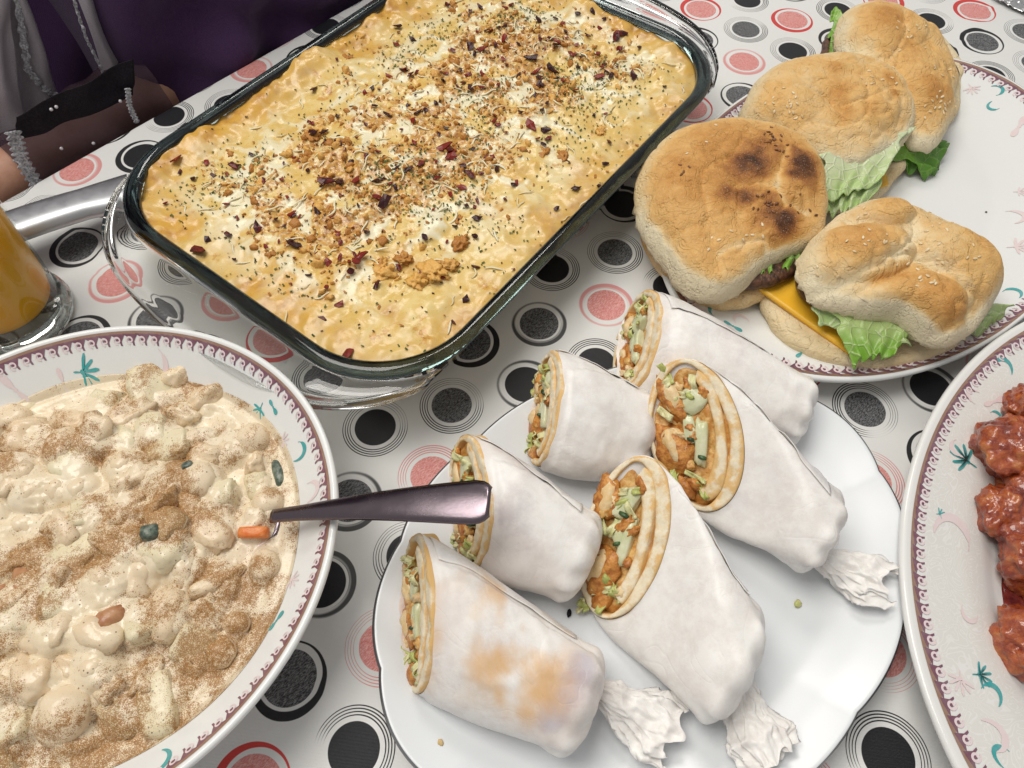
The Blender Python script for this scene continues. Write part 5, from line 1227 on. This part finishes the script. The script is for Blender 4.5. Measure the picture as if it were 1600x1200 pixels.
for k, (x, y) in enumerate(((15, 925), (165, 965), (30, 905))):
    q = on_surf(x, y, sauce_h, .04); lump('tomato_piece', q - [0, 0, .0032], (.008, .005, .0045), mat_var('tomato_piece_flesh', (.36, .15, .07), (.50, .27, .14), 160, .3) if k == 0 else bpy.data.materials['tomato_piece_flesh'], salad, (0, .2, k), .3, 1.5, 60 + k, 3)

# ------------------------------------------------------------------ spoon standing in the salad
sp = thing('serving_spoon', at(440, 800, .042), 'steel spoon with broad dark handle resting on the bowl rim', 'spoon')
def spoon():
    n = 60; u = np.linspace(0, 1, n)
    a, e = at(425, 806, .0455), at(766, 781, .086)
    P = a + (e - a) * u[:, None]; P[:, 2] += 0.004 * np.sin(u * math.pi) - 0.002 * u
    d = (e - a); d[2] = 0; d /= np.linalg.norm(d); pr = np.array([-d[1], d[0], 0])
    w = np.interp(u, [0, .15, .35, .8, .93, .975, 1.0], [.0029, .0034, .0049, .0088, .0098, .0090, .0062])
    v = np.linspace(-1, 1, 15)
    G = P[:, None] + pr * (v[None, :, None] * w[:, None, None])
    G[..., 2] += 0.0014 * (1 - v[None, :] ** 2) * np.ones((n, 1)) - 0.0006 * (np.abs(v)[None, :] > .93)
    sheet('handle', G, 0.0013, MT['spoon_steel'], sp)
    # bowl of the spoon, under the sauce
    nu, nv = 16, 14; uu = np.linspace(0, 1, nu)[:, None]; vv = np.linspace(-1, 1, nv)[None, :]
    ww = 0.017 * np.sin(np.clip(uu * 0.96 + .04, 0, 1) * math.pi) ** .6
    G = a - d * (uu * 0.052)[..., None] + pr * (vv * ww)[..., None]
    G[..., 2] = a[2] - 0.012 - 0.012 * np.sin(uu * math.pi) * (1 - vv ** 2) - 0.004 * uu
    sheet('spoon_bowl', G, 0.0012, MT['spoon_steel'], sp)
spoon()

# ------------------------------------------------------------------ glass of juice
jc = np.array([-0.3120, 0.2640, 0.0])
jg = thing('juice_glass', jc, 'glass of orange juice at the left edge behind the salad bowl', 'glass')
lathe('tumbler', [(0.0005, .0006), (.026, .0006), (.0295, .003), (.0300, .010), (.0288, .0155), (.0305, .026), (.0345, .070), (.0375, .125), (.0372, .127), (.0362, .1255), (.0330, .070), (.0292, .028), (.0268, .0185), (.022, .0155), (.0005, .0150)], jc, MT['glass_tumbler'], jg, 96)
lathe('juice', [(0.0004, .0156), (.0215, .0161), (.0262, .0190), (.0287, .0285), (.0325, .070), (.0348, .100), (.0340, .1008), (.0004, .1008)], jc, MT['juice'], jg, 96)
t = np.linspace(0, 2 * math.pi, 192, endpoint=False)                      # fluted thick foot
R = []
for q, z in ((.0200, .0006), (.0290, .0006), (.0318, .0030), (.0326, .0075), (.0316, .0125), (.0296, .0150), (.0200, .0150)):
    rr_ = q * (1 + .012 * np.abs(np.sin(t * 9)) * sstep(.021, .029, q)); R.append(jc + np.stack([rr_ * np.cos(t), rr_ * np.sin(t), np.full(192, z)], -1))
V, f = rings(np.array(R)); recalc(mk('fluted_foot', V, f, MT['glass'], jg))

# ------------------------------------------------------------------ steel cake server beside the dish
sv_ = thing('cake_server', at(100, 335, 0.0), 'brushed steel server with arched handle lying beside the baking dish', 'cake server')
def server():
    n = 60; u = np.linspace(0, 1, n); a, e = at(-120, 398, .030), at(205, 288, .024)
    P = a + (e - a) * u[:, None]; P[:, 2] += .004 * np.sin(u * math.pi)
    d = (e - a); d[2] = 0; d /= np.linalg.norm(d); pr = np.array([-d[1], d[0], 0]); w = np.interp(u, [0, .06, .4, .75, 1.0], [.009, .0140, .0140, .0135, .0175]); v = np.linspace(-1, 1, 25)
    G = P[:, None] + pr * (v[None, :, None] * w[:, None, None])
    G[..., 2] += -0.0065 * np.abs(v[None, :]) ** 6 - 0.0012 * v[None, :] ** 2
    sheet('handle', G, .0016, MT['steel'], sv_)
    G = bilin(G[-1, -1] - [0, 0, .0006], G[-1, 0] - [0, 0, .0006], at(322, 250, .0040), at(290, 192, .0040), 30, 30); uu = np.linspace(0, 1, 30)[None, :]
    G[..., 2] += 0.003 * np.sin(uu * math.pi) * 0.5
    sheet('blade', G, .0014, MT['steel'], sv_)
server()

# ------------------------------------------------------------------ sauced chicken on the right platter
pool = Oval((0.342, 0.088), 0.118, 0.0905, 53, [(0, 0.0105), (.9, .0102), (1.0, .0090), (1.05, .0088)])
sc_ = thing('sauce_pool', (*pool.c, 0.009), 'sticky dark red sauce pooled under the fried chicken', 'sauce')
nt = 150; t = np.linspace(0, 2 * math.pi, nt, endpoint=False); jag = 1 + .06 * vnoise(np.stack([np.cos(t) * 4, np.sin(t) * 4, t * 0], -1), 5) + .03 * vnoise(np.stack([np.cos(t) * 11, np.sin(t) * 11, t * 0], -1), 6)
R = []
for q, z in ((.05, .0118), (.5, .0116), (.85, .0113), (.95, .0108), (.985, .0100), (1.0, .0091)):
    xy = pool.c + (pool.pt(t, q) - pool.c) * jag[:, None]; R.append(np.concatenate([xy, (np.full(nt, z) + .0005 * n2(xy[:, 0], xy[:, 1], 60, 2, 4))[:, None]], 1))
V, f = rings(np.array(R), True, False); mk('sauce_surface', V, f, MT['red_sauce'], sc_)
chk = [('craggy piece of fried chicken in red sauce beside the teal flower on the platter rim', 1580, 712, .023, .018), ('fried chicken piece topmost on the right platter, half out of the picture', 1616, 655, .019, .016), ('rounded fried chicken piece in sauce below the craggy piece, right platter', 1566, 803, .0150, .013), ('pale crusted fried chicken piece cut by the right picture edge', 1622, 760, .018, .017),
       ('fried chicken piece at the picture edge, middle of the sauced pile', 1630, 890, .018, .014), ('lowest fried chicken piece in the sauce on the right platter', 1616, 1010, .0175, .013)]
for k, (lab, x, y, rd, hz) in enumerate(chk):
    p = at(x, y, .020); v, f = lump_verts((rd, rd * .88, hz), .55, 1.5, 500 + k, 5, 0.15, 5); v *= (1 + .10 * np.abs(fbm(v * 330, 4, k)))[:, None]; v = v @ rotm(RNG.uniform(-.3, .3), RNG.uniform(-.3, .3), RNG.uniform(0, 6)).T + [p[0], p[1], .0085 + hz * .9]
    v[:, 2] = np.maximum(v[:, 2], .0100)
    tag(mk('fried_chicken_piece', v, f, MT['fried'], origin=(p[0], p[1], .0102)), lab, 'chicken', 'fried chicken on the right platter')

# ------------------------------------------------------------------ seated person behind the table edge
def ed(s, n, z): q = EDGE_P + EDGE_D * s - EDGE_N * n; return np.array([q[0], q[1], z])
def at_n(x, y, n):
    """sight line met with the upright plane n metres beyond the table edge"""
    d = _fw + _rt * (x - 800) / 1088.0 - _up * (y - 600) / 1088.0; N = -EDGE_N
    k = (n - (np.array([0.0, 0.0]) - EDGE_P) @ N) / (d[:2] @ N); return np.array([0, 0, CAM_H]) + d * k
per = thing('person', ed(.30, .20, -.42), 'seated person in purple top and grey chiffon scarf behind the table edge', 'person')
def body():
    sk = [(ed(.30, .21, -.40), .13), (ed(.30, .21, -.20), .125), (ed(.30, .215, .0), .115), (ed(.30, .22, .2), .125), (ed(.30, .225, .34), .07), (ed(.30, .22, .43), .045),
          (ed(.47, .22, .33), .058), (ed(.52, .16, .12), .046), (ed(.46, .13, -.03), .040), (ed(.28, .10, -.03), .036), (ed(.12, .050, -.022), .024), (ed(.0, .040, -.016), .021), (ed(-.05, .038, -.016), .024), (ed(-.11, .04, -.012), .020),
          (ed(.13, .22, .33), .058), (ed(.06, .24, .12), .046), (ed(.10, .20, -.1), .038), (ed(.16, .15, -.16), .030)]
    ee = [(0, 1), (1, 2), (2, 3), (3, 4), (4, 5), (4, 6), (6, 7), (7, 8), (8, 9), (9, 10), (10, 11), (11, 12), (12, 13), (4, 14), (14, 15), (15, 16), (16, 17)]
    me = bpy.data.meshes.new('body'); me.from_pydata([(p - root_loc(per)).tolist() for p, _ in sk], ee, []); me.materials.append(MT['skin'])
    o = bpy.data.objects.new('body', me); COL.objects.link(o); o.parent = per
    m = o.modifiers.new('skin', 'SKIN'); m.use_smooth_shade = True
    for v, (_, rd) in zip(me.skin_vertices[0].data, sk): v.radius = (rd, rd); v.use_root = False
    me.skin_vertices[0].data[0].use_root = True
    o.modifiers.new('smooth', 'SUBSURF').levels = 2; o.modifiers['smooth'].render_levels = 2
body()
def garment(nm, s0, hw, n0, hd, ex, seed, foldk=1.0):
    nz, nt = 90, 220; t = np.linspace(0, 2 * math.pi, nt, endpoint=False); R = []
    for z in np.linspace(-.42, .36, nz):
        s = s0 + hw * np.sign(np.cos(t)) * np.abs(np.cos(t)) ** ex; n = n0 - hd * np.sign(np.sin(t)) * np.abs(np.sin(t)) ** ex + .10 * max(z, 0)
        P = np.stack([EDGE_P[0] + EDGE_D[0] * s - EDGE_N[0] * n, EDGE_P[1] + EDGE_D[1] * s - EDGE_N[1] * n, np.full(nt, z)], -1)
        q = s - .62 * z; ph = 2.2 * fbm(P * 9, 2, seed + 1)
        fold = foldk * (.0130 * np.sin(q * 68 + ph) * sstep(.40, .16, s) + .0060 * np.sin((z * 1.6 + s * .5) * 75 + 2 * ph) * sstep(.12, .22, s) + .007 * fbm(P * 14, 3, seed))
        P[:, :2] += EDGE_N[None, :] * (fold * np.clip(np.sin(t), 0, 1))[:, None]; R.append(P)
    V, f = rings(np.array(R)); recalc(mk(nm, V, f, MT['purple'], per))
garment('purple_top', .362, .232, .172, .166, .45, 77)
garment('purple_skirt', .22, .36, .30, .185, .8, 87, .6)
def drape(nm, px, n0, mat, nu=40, nv=40, fold=.004, k=5, seed=1, dn=0.0, thick=.0005):
    c = [at_n(x, y, n0 + (dn if i in (1, 2) else 0)) for i, (x, y) in enumerate(px)]; P = bilin(*c, nu, nv); u = np.linspace(0, 1, nu)[:, None]; v = np.linspace(0, 1, nv)[None, :]
    w = fold * np.sin(u * k * 6.28 + 2 * vnoise(np.stack([u * 2 + 0 * v, v * 2 + 0 * u, 0 * u * v + seed], -1), seed)) + fold * .6 * fbm(P * 30, 2, seed)
    P[..., :2] += EDGE_N * w[..., None]
    return sheet(nm, P, thick, mat, per)
drape('scarf_panel', [(-60, -60), (20, -60), (92, 152), (-60, 235)], .085, MT['sheer_grey'], fold=.005, k=2.4, seed=3)
drape('scarf_panel', [(-60, -40), (12, -40), (40, 200), (-60, 250)], .070, MT['sheer_grey'], fold=.004, k=1.6, seed=4)
drape('scarf_end', [(108, -40), (152, -40), (206, 112), (168, 124)], .058, MT['sheer_grey'], fold=.003, k=1.0, seed=5)
drape('black_sash', [(24, 182), (208, 92), (210, 150), (28, 222)], .018, MT['black_cloth'], fold=.002, k=2, seed=6)
# sheer sleeve round the forearm
def sleeve():
    nu, nt = 50, 48; t = np.linspace(0, 2 * math.pi, nt, endpoint=False); R = []
    for u in np.linspace(0, 1, nu):
        c = ed(.026 + .125 * u, .042 + .012 * u, -.017); rd = .0275 + .005 * u + .0015 * math.sin(u * 25)
        rr_ = rd * (1 + .05 * np.sin(t * 3 + u * 9) + .03 * np.sin(t * 7 - u * 14)); R.append(c + (rr_ * np.cos(t))[:, None] * np.array([*(-EDGE_N), 0]) + (rr_ * .92 * np.sin(t))[:, None] * np.array([0, 0, 1.0]))
    V, f = rings(np.array(R), False, False); mk('sheer_sleeve', V, f, MT['sheer_dark'], per)
sleeve()
def lace(pts, wid, seed, n0=.03):
    P = np.array([at_n(x, y, n0) for x, y in pts]); m = 60; T = np.linspace(0, 1, len(P)); C = np.stack([np.interp(np.linspace(0, 1, m), T, P[:, k]) for k in range(3)], 1)
    tg = np.gradient(C, axis=0); tg /= np.linalg.norm(tg, axis=1, keepdims=True); side = np.cross(tg, np.array([*(EDGE_N), .6])); side /= np.linalg.norm(side, axis=1, keepdims=True)
    v = np.linspace(-1, 1, 9); w = wid * (1 + .28 * np.sin(np.arange(m) * 1.15))
    G = C[:, None] + side[:, None] * (v[None, :, None] * w[:, None, None]); G = G + (np.array([*EDGE_N, .5]) * .0022)[None, None] * fbm(G * 330, 2, seed)[..., None]
    sheet('lace_trim', G, .0008, MT['lace'], per)
lace([(20, 205), (34, 250), (64, 300)], .0042, 3, .004)
lace([(26, -10), (36, 60), (44, 110), (68, 138), (92, 152)], .0024, 4, .080)
lace([(199, 138), (203, 165), (214, 192)], .0018, 5, .006)
lace([(112, -10), (135, 60), (165, 122)], .0010, 6, .054)
for x, y, n in ((96, 232, .012), (146, 224, .010), (188, 158, .012), (80, 171, .016), (88, 167, .016)):
    lump('pearl', at_n(x, y, n), (.0013,) * 3, MT['pearl'], per, amp=.02, sub=2)

# ------------------------------------------------------------------ foil and scattered bits
G = bilin(at(1552, -10, .006), at(1650, 34, .006), at(1700, -60, .012), at(1570, -70, .012), 70, 60)
G[..., 2] += .003 * np.abs(fbm(G * 130, 3, 5)) + .0016 * np.abs(fbm(G * 420, 2, 6)) - .004
tag(sheet('foil_sheet', G, .0004, MT['foil'], None), 'crinkled silver foil at the top right corner', 'foil')
def bit(nm, lab, cat, x, y, z, rad, mat, seed):
    p = at(x, y, z); v, f = lump_verts(rad, .4, 1.8, seed, 2); tag(mk(nm, v @ rotm(0, 0, seed).T + p, f, mat, origin=p), lab, cat)
bit('bread_crumb', 'small green tinged crumb on the bare right part of the wrap plate', 'crumb', 1247, 943, .0078, (.0022, .0016, .001), MT['lettuce_shred'], 1)
bit('bread_crumb', 'tiny beige crumb on the near rim of the wrap plate', 'crumb', 688, 1160, .0155, (.0016, .0012, .0009), MT['crumb'], 2)
bit('black_seed', 'single black seed between two wraps on the plate', 'seed', 889, 958, .0072, (.0012, .0021, .001), MT['black_cloth'], 3)
bit('pasta_crumb', 'olive brown scrap on the cloth below the baking dish corner', 'crumb', 653, 601, .0008, (.0012, .0026, .0008), MT['crumb'], 4)
bit('cheese_crumb', 'orange crumb on the cloth seen through the dish handle', 'crumb', 269, 409, .0010, (.0022, .0018, .0012), MT['crumble'], 5)
bit('burnt_crumb', 'dark speck on the bare part of the burger platter', 'crumb', 1541, 331, .0070, (.0008, .0006, .0005), MT['patty'], 6)
